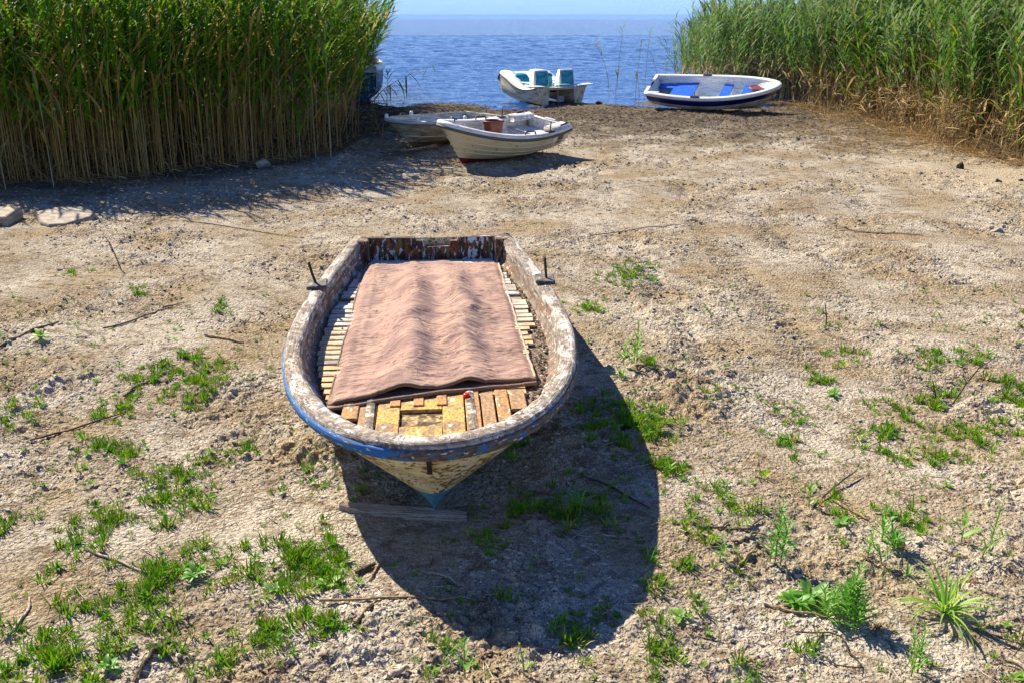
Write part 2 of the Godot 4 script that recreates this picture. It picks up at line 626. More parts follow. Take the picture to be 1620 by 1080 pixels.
# ---------------------------------------------------------------- the old rowing boat in front
func build_old_boat() -> void:
	var H := {"L": 4.15, "half": 0.85, "tr": 0.75, "sm": 0.5, "a": 2.1, "b": 2.0, "rake": 0.53, "sr": 0.06, "s0": 0.645, "s1": 0.505, "s2": 0.525, "k0": 0.03, "k1": -0.03, "k2": 0.0, "flat": 2.0, "vee": 2.3, "sharp": 0.66, "stem": 1.0}
	var t := thing("rowing_boat", "weathered flat-bowed rowing boat with slatted floor, nearest boat, aground alone on the dry shore", "boat", Vector3(-0.345, 0, -3.61), 0.078)
	var grit := bumps(21, 0.05, 4)
	var cream := tex_mat(paint(900, 420, 3, Color(0.86, 0.80, 0.63), [[Color(0.76, 0.68, 0.49), 14.0, 5.0, 0.1, 0.25], [Color(0.50, 0.38, 0.20), 60.0, 12.0, 0.30, 0.07, 9.0], [Color(0.36, 0.26, 0.15), 110.0, 26.0, 0.42, 0.06, 8.0]], 0.1), 0.7, grit, 0.2)
	var blue := tex_mat(paint(600, 120, 9, Color(0.16, 0.50, 0.68), [[Color(0.30, 0.55, 0.64), 18.0, 4.0, 0.1, 0.2], [Color(0.42, 0.40, 0.33), 40.0, 8.0, 0.28, 0.05]], 0.12), 0.65, grit, 0.15)
	# upper hull, then the blue bottom
	var st := mb()
	grid(st, hull_rows(H, 0.0, 0.70, 12))
	obj("hull", st, cream, t)
	st = mb()
	grid(st, hull_rows(H, 0.70, 1.0, 6))
	obj("blue_bottom", st, blue, t)
	st = mb()
	grid(st, across_stern(H, 0.0, 1.0, 0.0))
	obj("stern_plate", st, cream, t)
	# gunwale
	var worn := tex_mat(paint(2048, 160, 31, Color(0.53, 0.485, 0.435), [[Color(0.43, 0.38, 0.335), 60.0, 3.0, 0.05, 0.3], [Color(0.63, 0.58, 0.52), 110.0, 6.0, 0.1, 0.25], [Color(0.74, 0.71, 0.67), 30.0, 3.0, 0.26, 0.3, 8.0], [Color(0.83, 0.82, 0.79), 60.0, 4.0, 0.46, 0.14, 6.0], [Color(0.38, 0.48, 0.56), 60.0, 5.0, 0.64, 0.08, 7.0], [Color(0.36, 0.30, 0.25), 180.0, 14.0, 0.38, 0.16, 12.0]], 0.3), 0.85, grit, 0.5)
	st = mb()
	rail(st, H, PackedVector2Array([Vector2(-0.08, -0.045), Vector2(0.004, -0.045), Vector2(0.014, -0.03), Vector2(0.018, 0.008), Vector2(0.008, 0.022), Vector2(-0.01, 0.027), Vector2(-0.055, 0.026), Vector2(-0.074, 0.02), Vector2(-0.083, 0.004)]), 0.25)
	obj("gunwale", st, worn, t)
	var im := Image.create(1024, 48, false, Image.FORMAT_RGB8)
	var pn := noise(51, 1.0, 4)
	for y in 48:
		for x in 1024:
			var u := x / 1024.0
			var keep := smoothstep(0.08, 0.2, u) * smoothstep(0.50, 0.44, u) * 0.75 - 0.3
			var v := pn.get_noise_2d(u * 40.0, y * 0.08)
			var c := Color(0.40, 0.35, 0.30).lerp(Color(0.27, 0.23, 0.2), smoothstep(-0.1, 0.3, pn.get_noise_2d(u * 90.0 + 40.0, y * 0.2)))
			c = c.lerp(Color(0.10, 0.38, 0.62), smoothstep(-0.05, 0.05, keep + v))
			c = c.lerp(Color(0.78, 0.78, 0.75), smoothstep(0.38, 0.48, pn.get_noise_2d(u * 70.0 + 90.0, y * 0.15)))
			im.set_pixel(x, y, c)
	st = mb()
	rail(st, H, PackedVector2Array([Vector2(0.0, -0.058), Vector2(0.018, -0.058), Vector2(0.026, -0.05), Vector2(0.028, -0.016), Vector2(0.021, -0.004), Vector2(0.0, -0.004)]), 0.12)
	obj("rubbing_strip", st, tex_mat(ImageTexture.create_from_image(im), 0.7, grit, 0.3), t)
	# inner side from the gunwale down to the floor
	var FY := 0.355
	var line := sheer_line(H)
	var foot := PackedVector3Array()
	var rows: Array = []
	for k in 7:
		var f := k / 6.0
		var row := PackedVector3Array()
		for i in line[0].size():
			var e: Vector3 = line[0][i]
			var p: Vector3 = e - line[1][i] * lerpf(0.074, 0.092, f)
			p.y = lerpf(e.y - 0.01, FY - 0.02, f)
			var half_n: float = (line[0].size() - 1) / 2.0
			var ss := pow(absf(i - half_n) / half_n, 1.8)
			var top := three(H.s0, H.s1, H.s2, ss)
			var low := three(H.k0, H.k1, H.k2, ss)
			var skin := hull_at(H, ss, (top - p.y) / (top - low), 1.0, 0.035)
			p.x = signf(p.x) * minf(absf(p.x), skin.x)
			p.z = minf(p.z, skin.z)
			row.append(p)
		rows.append(row)
	foot = rows[6]
	st = mb()
	grid(st, rows)
	obj("inner_side", st, tex_mat(paint(1600, 96, 61, Color(0.53, 0.47, 0.41), [[Color(0.42, 0.35, 0.29), 80.0, 2.0, 0.0, 0.25], [Color(0.55, 0.39, 0.26), 30.0, 2.0, 0.34, 0.14, 6.0], [Color(0.68, 0.67, 0.64), 70.0, 2.4, 0.34, 0.16, 7.0], [Color(0.82, 0.82, 0.80), 160.0, 4.0, 0.52, 0.07, 9.0]], 0.3), 0.85, grit, 0.4), t)
	# floor under the slats, full of dry earth
	var base := PackedVector2Array()
	for i in foot.size():
		base.append(Vector2(foot[i].x, foot[i].z))
	st = mb()
	var tri := Geometry2D.triangulate_polygon(base)
	for k in tri:
		st.set_uv(base[k])
		st.add_vertex(Vector3(base[k].x, FY - 0.018, base[k].y))
	obj("floor_pan", st, tex_mat(paint(512, 512, 71, Color(0.36, 0.29, 0.23), [[Color(0.26, 0.20, 0.15), 20.0, 20.0, 0.05, 0.2], [Color(0.74, 0.74, 0.71), 30.0, 30.0, 0.33, 0.05], [Color(0.50, 0.43, 0.34), 40.0, 40.0, 0.15, 0.1]], 0.25), 0.95, grit, 0.6), t)
	# cross slats, whiter towards the stern
	var slat_mats: Array = []
	for k in 6:
		var w := [Color(0.76, 0.74, 0.69), Color(0.70, 0.66, 0.58), Color(0.74, 0.66, 0.52), Color(0.80, 0.64, 0.43), Color(0.78, 0.60, 0.38), Color(0.55, 0.50, 0.45)]
		slat_mats.append(tex_mat(paint(64, 512, 80 + k, w[k], [[Color(0.84, 0.83, 0.80), 2.5, 18.0, 0.2 if k < 3 else 0.4, 0.1], [Color(0.46, 0.38, 0.30), 3.0, 30.0, 0.3, 0.1], [Color(0.45, 0.50, 0.54), 4.0, 40.0, 0.45, 0.05]], 0.16, 0.4, 1.0), 0.8, grit, 0.25))
	rng.seed = 11
	var z := -4.02
	var k := 0
	while z < -1.22:
		var wl := half_at(base, z, -1.0) + 0.012 + rng.randf() * 0.02
		var wr := half_at(base, z, 1.0) - 0.03 - rng.randf() * 0.03
		if z > -2.3:
			wr -= 0.03 + 0.04 * rng.randf()
		var ww := 0.062 + rng.randf() * 0.01
		var drop := -0.012 if k in [12, 13] else 0.0
		st = mb(false)
		prism(st, chamfered(0.016, ww, 0.004), wr - wl, Transform3D(Basis(Vector3(0, 1, 0), Vector3(0, 0, 1), Vector3(1, 0, 0)), Vector3(wl, FY + rng.randf_range(-0.003, 0.004) + drop, z)) * Transform3D(Basis(), Vector3.ZERO), 1.0)
		var tone := clampi(int((z + 4.0) / 2.8 * 4.2 - 0.5 + rng.randf_range(-0.7, 0.8)), 0, 4)
		if k in [12, 26]:
			tone = 5
		obj("floor_slat", st, slat_mats[tone], t)
		z += ww + 0.016 + rng.randf() * 0.008
		k += 1
	# lengthwise boards of the bow floor, with the sunk square between them
	var bow_tones: Array = []
	for c in [Color(0.72, 0.51, 0.29), Color(0.62, 0.49, 0.34), Color(0.74, 0.60, 0.30), Color(0.57, 0.48, 0.38)]:
		bow_tones.append(tex_mat(paint(96, 256, 95 + bow_tones.size(), c, [[Color(0.55, 0.44, 0.31), 4.0, 7.0, 0.2, 0.22], [Color(0.84, 0.79, 0.70), 5.0, 9.0, 0.45, 0.06], [Color(0.40, 0.34, 0.28), 24.0, 40.0, 0.38, 0.06]], 0.16, 1.0, 0.4), 0.75, grit, 0.25))
	var cuts := [[-0.70, -0.603, 1, 0.002], [-0.60, -0.483, 3, 0.0], [-0.48, -0.39, 0, 0.006], [-0.388, -0.296, 1, 0.0], [0.175, 0.255, 0, 0.008], [0.262, 0.335, 1, 0.0], [0.342, 0.415, 0, 0.006], [0.42, 0.51, 1, 0.0], [0.515, 0.62, 0, 0.003], [0.623, 0.72, 1, 0.0]]
	for c in cuts:
		var w: float = c[1] - c[0]
		var xm: float = (c[0] + c[1]) / 2
		var zf := front_at(base, absf(xm) + w / 2) - 0.02
		if zf < -1.2:
			continue
		st = mb(false)
		prism(st, chamfered(w - 0.003, 0.018, 0.004), zf + 1.24, Transform3D(Basis(), Vector3(xm, FY + 0.002 + c[3], -1.24)), 1.2)
		obj("bow_board", st, bow_tones[c[2]], t)
	# the yellow panel round the sunk square: four pieces, a bottom, and short raised battens aft of it
	for p in [[-0.292, -0.172, -1.24, -0.36, 2], [0.052, 0.17, -1.24, -0.36, 2], [-0.171, 0.051, -1.24, -1.01, 2], [-0.171, 0.051, -0.80, -0.36, 2]]:
		st = mb(false)
		var reach := minf(p[3], front_at(base, maxf(absf(p[0]), absf(p[1]))) - 0.01)
		prism(st, chamfered(p[1] - p[0] - 0.002, 0.02, 0.003), reach - p[2], Transform3D(Basis(), Vector3((p[0] + p[1]) / 2, FY + 0.004, p[2])), 1.2)
		obj("bow_panel", st, bow_tones[p[4]], t)
	st = mb(false)
	box(st, Vector3(0.23, 0.01, 0.24), at(Vector3(-0.06, FY - 0.012, -0.905)))
	obj("sunk_square", st, tex_mat(paint(128, 128, 120, Color(0.52, 0.43, 0.30), [[Color(0.32, 0.25, 0.17), 9.0, 9.0, 0.05, 0.1], [Color(0.70, 0.60, 0.40), 14.0, 14.0, 0.2, 0.08]], 0.25), 0.9, grit, 0.8), t)
	for x in [-0.20, -0.075, 0.05]:
		st = mb(false)
		prism(st, chamfered(0.055, 0.012, 0.003), 0.19, Transform3D(Basis(), Vector3(x, FY + 0.017, -1.24)), 1.2)
		obj("batten", st, bow_tones[0], t)
	for x in [-0.335, 0.20]:
		st = mb(false)
		prism(st, PackedVector2Array([Vector2(-0.022, 0), Vector2(0.02, -0.002), Vector2(0.024, 0.008), Vector2(0.004, 0.014), Vector2(-0.02, 0.010)]), 0.5, Transform3D(Basis.from_euler(Vector3(0, 0.02, 0)), Vector3(x, FY + 0.014, -1.22)), 1.5)
		obj("split_batten", st, tex_mat(paint(64, 200, 131, Color(0.50, 0.45, 0.39), [[Color(0.33, 0.29, 0.25), 10.0, 3.0, 0.12, 0.12], [Color(0.78, 0.75, 0.70), 6.0, 4.0, 0.28, 0.1]], 0.2), 0.85, grit, 0.6), t)
	# transom with the cut-out for a motor
	var tw := H.half * H.tr - 0.05 as float
	var prof := PackedVector2Array([Vector2(-tw + 0.05, 0.29), Vector2(tw - 0.05, 0.29), Vector2(tw, 0.545), Vector2(0.215, 0.54), Vector2(0.205, 0.512), Vector2(0.15, 0.51), Vector2(0.142, 0.468), Vector2(-0.06, 0.462), Vector2(-0.075, 0.512), Vector2(-0.14, 0.518), Vector2(-0.15, 0.542), Vector2(-tw, 0.548)])
	st = mb(false)
	prism(st, prof, 0.05, Transform3D(Basis(), Vector3(0, 0, -H.L + 0.02)), 0.8)
	var rust := paint(700, 420, 140, Color(0.30, 0.205, 0.145), [[Color(0.20, 0.13, 0.09), 12.0, 5.0, 0.0, 0.2], [Color(0.44, 0.25, 0.13), 16.0, 8.0, 0.18, 0.1], [Color(0.36, 0.33, 0.22), 14.0, 3.0, 0.25, 0.1], [Color(0.66, 0.72, 0.78), 26.0, 12.0, 0.34, 0.07, 7.0], [Color(0.74, 0.77, 0.80), 90.0, 7.0, 0.50, 0.05, 7.0]], 0.3)
	obj("transom", st, tex_mat(rust, 0.85, grit, 0.5), t)
	for s in [-1.0, 1.0]:
		st = mb(false)
		box(st, Vector3(0.1, 0.24, 0.13), at(Vector3(s * (tw - 0.02), 0.425, -H.L + 0.11)), 0.01)
		obj("corner_post", st, tex_mat(rust, 0.85, grit, 0.5), t)
	# thole pads with their pins
	var iron := tex_mat(paint(64, 64, 150, Color(0.13, 0.12, 0.12), [[Color(0.26, 0.16, 0.1), 6.0, 6.0, 0.1, 0.15]], 0.3), 0.6, grit, 0.3)
	var padm := tex_mat(paint(128, 64, 151, Color(0.36, 0.34, 0.32), [[Color(0.22, 0.20, 0.18), 6.0, 6.0, 0.05, 0.2], [Color(0.52, 0.50, 0.47), 9.0, 9.0, 0.3, 0.08]], 0.25), 0.8, grit, 0.5)
	for s in [-1.0, 1.0]:
		var q := hull_at(H, 0.68, 0.0, s)
		st = mb(false)
		box(st, Vector3(0.14, 0.026, 0.17), at(q + Vector3(s * -0.015, 0.040, 0), s * -0.06, 0, s * -0.06), 0.012)
		var pad := obj("thole_pad", st, padm, t)
		st = mb()
		tube(st, PackedVector3Array([q + Vector3(s * -0.005, 0.05, 0), q + Vector3(s * 0.002 - 0.014, 0.13, 0.006), q + Vector3(s * 0.006 - 0.026, 0.205, 0.01)]), [0.010, 0.0095, 0.010], 8)
		obj("thole_pin", st, iron, pad)
	# iron strap on the stem and a stub on the foredeck edge
	var q := hull_at(H, 0.0, 0.16, 1.0)
	st = mb(false)
	box(st, Vector3(0.022, 0.17, 0.02), at(q + Vector3(-0.01, -0.055, -0.035), 0.0, 0.78), 0.006)
	box(st, Vector3(0.07, 0.02, 0.024), at(q + Vector3(0.012, 0.015, 0.012), 0.0, 0.3), 0.006)
	obj("stem_iron", st, iron, t)
	# dirt blown into the boat
	var places: Array = []
	var tints: Array = []
	var boat := Transform3D(Basis.from_euler(Vector3(0, 0.078, 0)), Vector3(-0.345, 0, -3.61))
	for i in 520:
		var zz := rng.randf_range(-4.0, -0.7)
		var wide := half_at(base, zz, 1.0)
		var x := wide - absf(rng.randfn(0.0, 0.04)) - 0.005 if rng.randf() < 0.6 else rng.randf_range(-wide, wide)
		if absf(x) > wide:
			continue
		var s := rng.randf_range(0.003, 0.009)
		places.append(boat * Transform3D(Basis.from_euler(Vector3(rng.randf() * 3, rng.randf() * 6, 0)).scaled(Vector3(s, s * 0.6, s * rng.randf_range(0.8, 2.0))), Vector3(x, FY - 0.012 + (0.02 if zz < -1.3 and absf(x) < wide - 0.12 else 0.002), zz)))
		var g := rng.randf_range(0.05, 0.25)
		tints.append(Color(g, g * 0.8, g * 0.58))
	multi("boat_dirt", clod_mesh(5), M.tinted_soil, places, tints, "crumbs of dry earth blown into the old rowing boat", "dirt")
	build_cover(boat, FY)

func half_at(base: PackedVector2Array, z: float, side: float) -> float:
	var best := 0.0
	for i in base.size() - 1:
		var a := base[i]
		var b := base[i + 1]
		if a.x * side < 0.0 or b.x * side < 0.0:
			continue
		if (a.y - z) * (b.y - z) <= 0.0 and absf(a.y - b.y) > 1e-6:
			best = lerpf(a.x, b.x, (z - a.y) / (b.y - a.y))
	return best

func front_at(base: PackedVector2Array, x: float) -> float:
	var best := -9.0
	for i in base.size() - 1:
		var a := base[i]
		var b := base[i + 1]
		if (a.x - x) * (b.x - x) <= 0.0 and absf(a.x - b.x) > 1e-6:
			best = maxf(best, lerpf(a.y, b.y, (x - a.x) / (b.x - a.x)))
	return best

# the pinkish canvas folded double over the slats
func build_cover(boat: Transform3D, FY: float) -> void:
	var t := thing("canvas_cover", "faded pink-brown canvas folded double over the slats of the old rowing boat", "canvas cover", boat.origin, 0.078)
	var wav := noise(201, 1.0, 3)
	var crease := noise(202, 1.0, 4)
	var cloth_tex := paint(768, 1024, 203, Color(0.64, 0.515, 0.46), [[Color(0.55, 0.445, 0.405), 4.0, 6.0, 0.0, 0.35], [Color(0.66, 0.545, 0.475), 5.0, 9.0, 0.1, 0.3], [Color(0.53, 0.42, 0.375), 4.0, 60.0, 0.36, 0.14, 5.0], [Color(0.42, 0.33, 0.30), 7.0, 150.0, 0.5, 0.06, 6.0], [Color(0.33, 0.26, 0.23), 14.0, 220.0, 0.5, 0.04]], 0.10, 0.5, 1.0)
	var cm := tex_mat(cloth_tex, 0.95, bumps(204, 0.03, 5, 768, 0.35, 2.6), 0.7)
	var back_l := Vector2(-0.555, -3.86)
	var back_r := Vector2(0.535, -3.86)
	var front_l := Vector2(-0.565, -1.11)
	var front_r := Vector2(0.59, -1.38)
	var nu := 110
	var nv := 260
	var top: Array = []
	for j in nv + 1:
		var v := float(j) / nv
		var row := PackedVector3Array()
		for i in nu + 1:
			var u := float(i) / nu
			var a := back_l.lerp(front_l, v)
			var b := back_r.lerp(front_r, v)
			var p := a.lerp(b, u)
			if u == 0.0 or u == 1.0:
				p.x += 0.008 * wav.get_noise_2d(v * 14.0, u * 40.0)
			var grow := smoothstep(0.0, 0.35, v) * lerpf(1.0, 0.45, smoothstep(0.72, 1.0, v))
			var c1 := 0.36 + 0.09 * wav.get_noise_2d(v * 2.6, 3.0)
			var c2 := 0.67 + 0.08 * wav.get_noise_2d(v * 3.0, 8.0)
			var hump := (0.085 + 0.05 * wav.get_noise_2d(v * 3.0, 21.0)) * exp(-pow((u - c1) / (0.11 + 0.05 * wav.get_noise_2d(v * 2.0, 33.0)), 2.0)) + (0.07 + 0.05 * wav.get_noise_2d(v * 3.4, 27.0)) * exp(-pow((u - c2) / 0.09, 2.0))
			var h := FY + 0.03 + hump * grow + 0.012 * smoothstep(0.12, 0.5, u) * smoothstep(0.9, 0.5, u)
			h += 0.02 * wav.get_noise_2d(u * 2.6, v * 4.0)
			var cr := crease.get_noise_2d(u * 2.4 + 0.9 * wav.get_noise_2d(u * 3.0, v * 3.0), v * 40.0 + 2.2 * wav.get_noise_2d(u * 2.5 + 9.0, v * 5.0))
			h += 0.011 * (pow(1.0 - minf(1.0, absf(cr) * 2.0), 2.0) - 0.3) * smoothstep(0.0, 0.12, u) * smoothstep(1.0, 0.94, u) * smoothstep(-0.25, 0.3, wav.get_noise_2d(u * 4.0 + 50.0, v * 8.0))
			if u < 0.11 and u > 0.09:
				h += 0.003
			h -= 0.02 * smoothstep(0.05, 0.0, u) + 0.018 * smoothstep(0.96, 1.0, u)
			row.append(Vector3(p.x, h, p.y))
		top.append(row)
	var st := mb()
	grid(st, top)
	obj("upper_layer", st, cm, t)
	# the layer underneath, showing in front
	var low: Array = []
	for j in 13:
		var v := j / 12.0
		var row := PackedVector3Array()
		for i in nu + 1:
			var u := float(i) / nu
			var e: Vector3 = top[nv - 14][i]
			var f: Vector3 = top[nv][i]
			var ahead := 0.052 - 0.012 * u + 0.022 * sin(u * PI) * 0.6 + 0.008 * wav.get_noise_2d(u * 5.0, 70.0)
			var p := e.lerp(f + Vector3(0, 0, ahead), v)
			p.y = FY + 0.012 + (0.022 * sin(PI * clampf(u * 1.15 - 0.05, 0, 1))) * v + 0.004 * wav.get_noise_2d(u * 6.0, 20.0)
			row.append(p)
		low.append(row)
	st = mb()
	grid(st, low, 0.0, 1.0, 0.8, 1.0)
	obj("lower_layer", st, cm, t)
	var hemm := tex_mat(paint(512, 48, 207, Color(0.55, 0.46, 0.375), [[Color(0.42, 0.35, 0.29), 14.0, 3.0, 0.1, 0.2], [Color(0.64, 0.55, 0.46), 30.0, 3.0, 0.15, 0.15]], 0.15), 0.95, M.grit, 0.4)
	for layer in [top[nv], low[12]]:
		var pts := PackedVector3Array()
		for i in range(0, nu + 1, 2):
			pts.append(layer[i] + Vector3(0, -0.004, 0.002))
		st = mb()
		tube(st, pts, [0.0125], 8)
		obj("front_hem", st, hemm, t)
	var side := PackedVector3Array()
	for j in range(0, nv + 1, 3):
		side.append(top[j][nu] + Vector3(0.0, 0.0, 0.0))
	st = mb()
	tube(st, side, [0.008], 6)
	obj("side_hem", st, tex_mat(paint(512, 32, 208, Color(0.75, 0.70, 0.62), [[Color(0.52, 0.43, 0.36), 40.0, 3.0, 0.12, 0.1]], 0.2), 0.95), t)
	side = PackedVector3Array()
	for j in range(0, nv + 1, 3):
		side.append(top[j][0])
	st = mb()
	tube(st, side, [0.006], 6)
	obj("side_hem", st, hemm, t)
	# the red cap in front of it
	var b := thing("bottle_cap", "small bright red plastic cap on the bow boards beside the canvas", "cap", boat * Vector3(0.185, FY + 0.02, -1.14))
	st = mb()
	lathe(st, PackedVector2Array([Vector2(0.0, 0.024), Vector2(0.012, 0.024), Vector2(0.017, 0.021), Vector2(0.0185, 0.016), Vector2(0.0185, 0.0), Vector2(0.0, 0.0)]), at(Vector3.ZERO), 24)
	obj("cap_shell", st, mat(Color(0.85, 0.05, 0.04), 0.35), b)
	st = mb()
	lathe(st, PackedVector2Array([Vector2(0.0195, 0.0), Vector2(0.0205, 0.002), Vector2(0.0195, 0.004)]), at(Vector3(0, -0.001, 0)), 24)
	obj("cap_ring", st, mat(Color(0.75, 0.04, 0.03), 0.4), b)

# ---------------------------------------------------------------- the small boats by the water
func shell(t: Node3D, H: Dictionary, outer: Material, inner: Material, low: Material, v_low: float, vf: float, inset := 0.035) -> void:
	var st := mb()
	grid(st, hull_rows(H, 0.0, v_low, 10, 30))
	obj("hull", st, outer, t)
	st = mb()
	grid(st, hull_rows(H, v_low, 1.0, 6, 30))
	obj("bottom", st, low, t)
	st = mb()
	grid(st, hull_rows(H, 0.0, vf, 8, 30, inset))
	grid(st, across_stern(H, 0.0, vf, inset))
	obj("inner_side", st, inner, t)
	st = mb()
	grid(st, floor_rows(H, vf, inset, 0.02, 1.0, 0.0))
	obj("floor", st, inner, t)
	st = mb()
	grid(st, across_stern(H, 0.0, 1.0, 0.0))
	obj("stern_plate", st, outer, t)

func crossbar(st: SurfaceTool, H: Dictionary, w: float, h: float) -> void:
	var a := hull_at(H, 1.0, 0.0, -1.0)
	var b := hull_at(H, 1.0, 0.0, 1.0)
	box(st, Vector3(a.distance_to(b) + 0.02, h, w), at((a + b) / 2 + Vector3(0, 0, w * 0.3)), 0.012)

func grab(st: SurfaceTool, a: Vector3, b: Vector3, rise: float, r := 0.012) -> void:
	var up := Vector3(0, rise, 0)
	tube(st, PackedVector3Array([a, a + up * 0.8 + (b - a) * 0.04, a + up + (b - a) * 0.14, b + up + (a - b) * 0.14, b + up * 0.8 + (a - b) * 0.04, b]), [r], 8)

func build_white_boat() -> void:
	var H := {"L": 2.28, "half": 0.58, "tr": 0.82, "sm": 0.55, "a": 2.0, "b": 1.9, "rake": 0.42, "sr": 0.05, "s0": 0.66, "s1": 0.47, "s2": 0.50, "k0": 0.02, "k1": 0.0, "k2": 0.06, "flat": 2.6, "sharp": 1.0}
	var t := thing("white_boat", "small cream-white motor dinghy with grey rubbing strake and red forefoot, bow to the left", "boat", Vector3(-1.05, 0.0, -14.05), -0.78)
	t.rotation.z = -0.12
	var grit: Texture2D = M.grit
	var cream := tex_mat(paint(600, 256, 301, Color(0.83, 0.78, 0.64), [[Color(0.78, 0.72, 0.56), 8.0, 3.0, 0.2, 0.3], [Color(0.60, 0.48, 0.28), 24.0, 6.0, 0.54, 0.06], [Color(0.35, 0.30, 0.26), 80.0, 40.0, 0.52, 0.04]], 0.05), 0.5)
	var white := tex_mat(paint(400, 200, 302, Color(0.87, 0.87, 0.86), [[Color(0.74, 0.73, 0.70), 10.0, 8.0, 0.12, 0.25], [Color(0.45, 0.40, 0.35), 30.0, 30.0, 0.42, 0.06]], 0.05), 0.5)
	var red := tex_mat(paint(256, 64, 303, Color(0.55, 0.07, 0.05), [[Color(0.22, 0.06, 0.05), 10.0, 4.0, 0.1, 0.2]], 0.15), 0.6)
	shell(t, H, cream, white, red, 0.83, 0.68, 0.05)
	var st := mb()
	rail(st, H, PackedVector2Array([Vector2(-0.085, -0.02), Vector2(0.02, -0.02), Vector2(0.034, 0.0), Vector2(0.03, 0.03), Vector2(0.01, 0.042), Vector2(-0.06, 0.04), Vector2(-0.085, 0.03)]))
	crossbar(st, H, 0.09, 0.05)
	obj("gunwale", st, white, t)
	st = mb()
	rail(st, H, PackedVector2Array([Vector2(0.0, -0.05), Vector2(0.03, -0.052), Vector2(0.042, -0.035), Vector2(0.036, -0.012), Vector2(0.0, -0.012)]))
	obj("rubbing_strake", st, mat(Color(0.33, 0.34, 0.33), 0.7), t)
	for v in [0.33, 0.5, 0.64]:
		st = mb()
		rail(st, H, PackedVector2Array([Vector2(-0.004, -0.010), Vector2(0.0075, -0.007), Vector2(0.006, 0.0), Vector2(-0.004, 0.014)]), 0.0, v)
		obj("plank_edge", st, cream, t)
	obj("stern_seat", seat(H, 0.8, 0.97, 0.36, 0.05), white, t)
	obj("seat_front", bulkhead(H, 0.8, 0.12, 0.36, 0.05), white, t)
	obj("middle_seat", seat(H, 0.5, 0.62, 0.33, 0.05, 0.05), white, t)
	obj("seat_front", bulkhead(H, 0.5, 0.12, 0.33, 0.05), white, t)
	obj("bow_seat", seat(H, 0.1, 0.27, 0.40, 0.05), white, t)
	# raised quarters of the stern and the motor pad
	for s in [-1.0, 1.0]:
		var q := hull_at(H, 0.9, 0.0, s)
		st = mb()
		box(st, Vector3(0.22, 0.09, 0.42), at(q + Vector3(-s * 0.1, 0.03, 0.02), s * 0.1, 0.06), 0.03)
		obj("stern_quarter", st, white, t)
	st = mb(false)
	box(st, Vector3(0.26, 0.2, 0.06), at(Vector3(0, 0.44, -2.31)), 0.02)
	obj("motor_pad", st, white, t)
	var black := mat(Color(0.09, 0.09, 0.09), 0.6)
	for k in 2:
		for s in [-1.0, 1.0]:
			var ss := [0.56, 0.93][k] as float
			var a := hull_at(H, ss - 0.05, 0.0, s) + Vector3(-s * 0.03, 0.035, 0)
			var b := hull_at(H, ss + 0.05, 0.0, s) + Vector3(-s * 0.03, 0.035, 0)
			st = mb()
			grab(st, a, b, 0.05)
			obj("grab_handle", st, black, t)
	for s in [-1.0, 1.0]:
		var q := hull_at(H, 0.76, 0.0, s) + Vector3(-s * 0.02, 0.04, 0)
		st = mb(false)
		box(st, Vector3(0.09, 0.03, 0.14), at(q), 0.01)
		var ol := obj("oarlock_pad", st, black, t)
		st = mb()
		tube(st, PackedVector3Array([q, q + Vector3(0.01, 0.16, 0.01)]), [0.011], 8)
		obj("oarlock_pin", st, black, ol)
	var q := hull_at(H, 0.04, 0.0, 0.0) + Vector3(0, 0.04, -0.12)
	st = mb()
	tube(st, PackedVector3Array([q, q + Vector3(0, 0.05, 0)]), [0.012], 8)
	tube(st, PackedVector3Array([q + Vector3(-0.05, 0.045, 0), q + Vector3(0.05, 0.045, 0)]), [0.011], 8)
	obj("mooring_cleat", st, black, t)
	# dark name plate on the camera-side quarter, beside a white one
	for k in 2:
		var rows: Array = []
		for v in [0.16, 0.32, 0.46]:
			var row := PackedVector3Array()
			for i in 4:
				var ss := [0.86, 0.80][k] + i * [0.022, 0.016][k] as float
				row.append(hull_at(H, ss, v, 1.0) + Vector3(0.006, 0, 0))
			rows.append(row)
		st = mb()
		grid(st, rows)
		obj("number_plate", st, mat([Color(0.30, 0.22, 0.17), Color(0.88, 0.88, 0.86)][k], 0.6), t)
	# the brown tub inside
	var tub := thing("tub", "round red-brown plastic tub inside the cream-white dinghy", "tub", t.transform * Vector3(-0.13, 0.345, -1.17))
	st = mb()
	lathe(st, PackedVector2Array([Vector2(0.0, 0.0), Vector2(0.135, 0.0), Vector2(0.152, 0.2), Vector2(0.152, 0.205)]), at(Vector3.ZERO), 24)
	obj("tub_wall", st, tex_mat(paint(256, 64, 305, Color(0.33, 0.11, 0.09), [[Color(0.45, 0.2, 0.16), 10.0, 4.0, 0.15, 0.2]], 0.1), 0.5), tub)
	st = mb()
	lathe(st, PackedVector2Array([Vector2(0.14, 0.2), Vector2(0.165, 0.2), Vector2(0.168, 0.235), Vector2(0.15, 0.24), Vector2(0.138, 0.23), Vector2(0.13, 0.1)]), at(Vector3.ZERO), 24)
	obj("tub_rim", st, mat(Color(0.36, 0.13, 0.10), 0.45), tub)

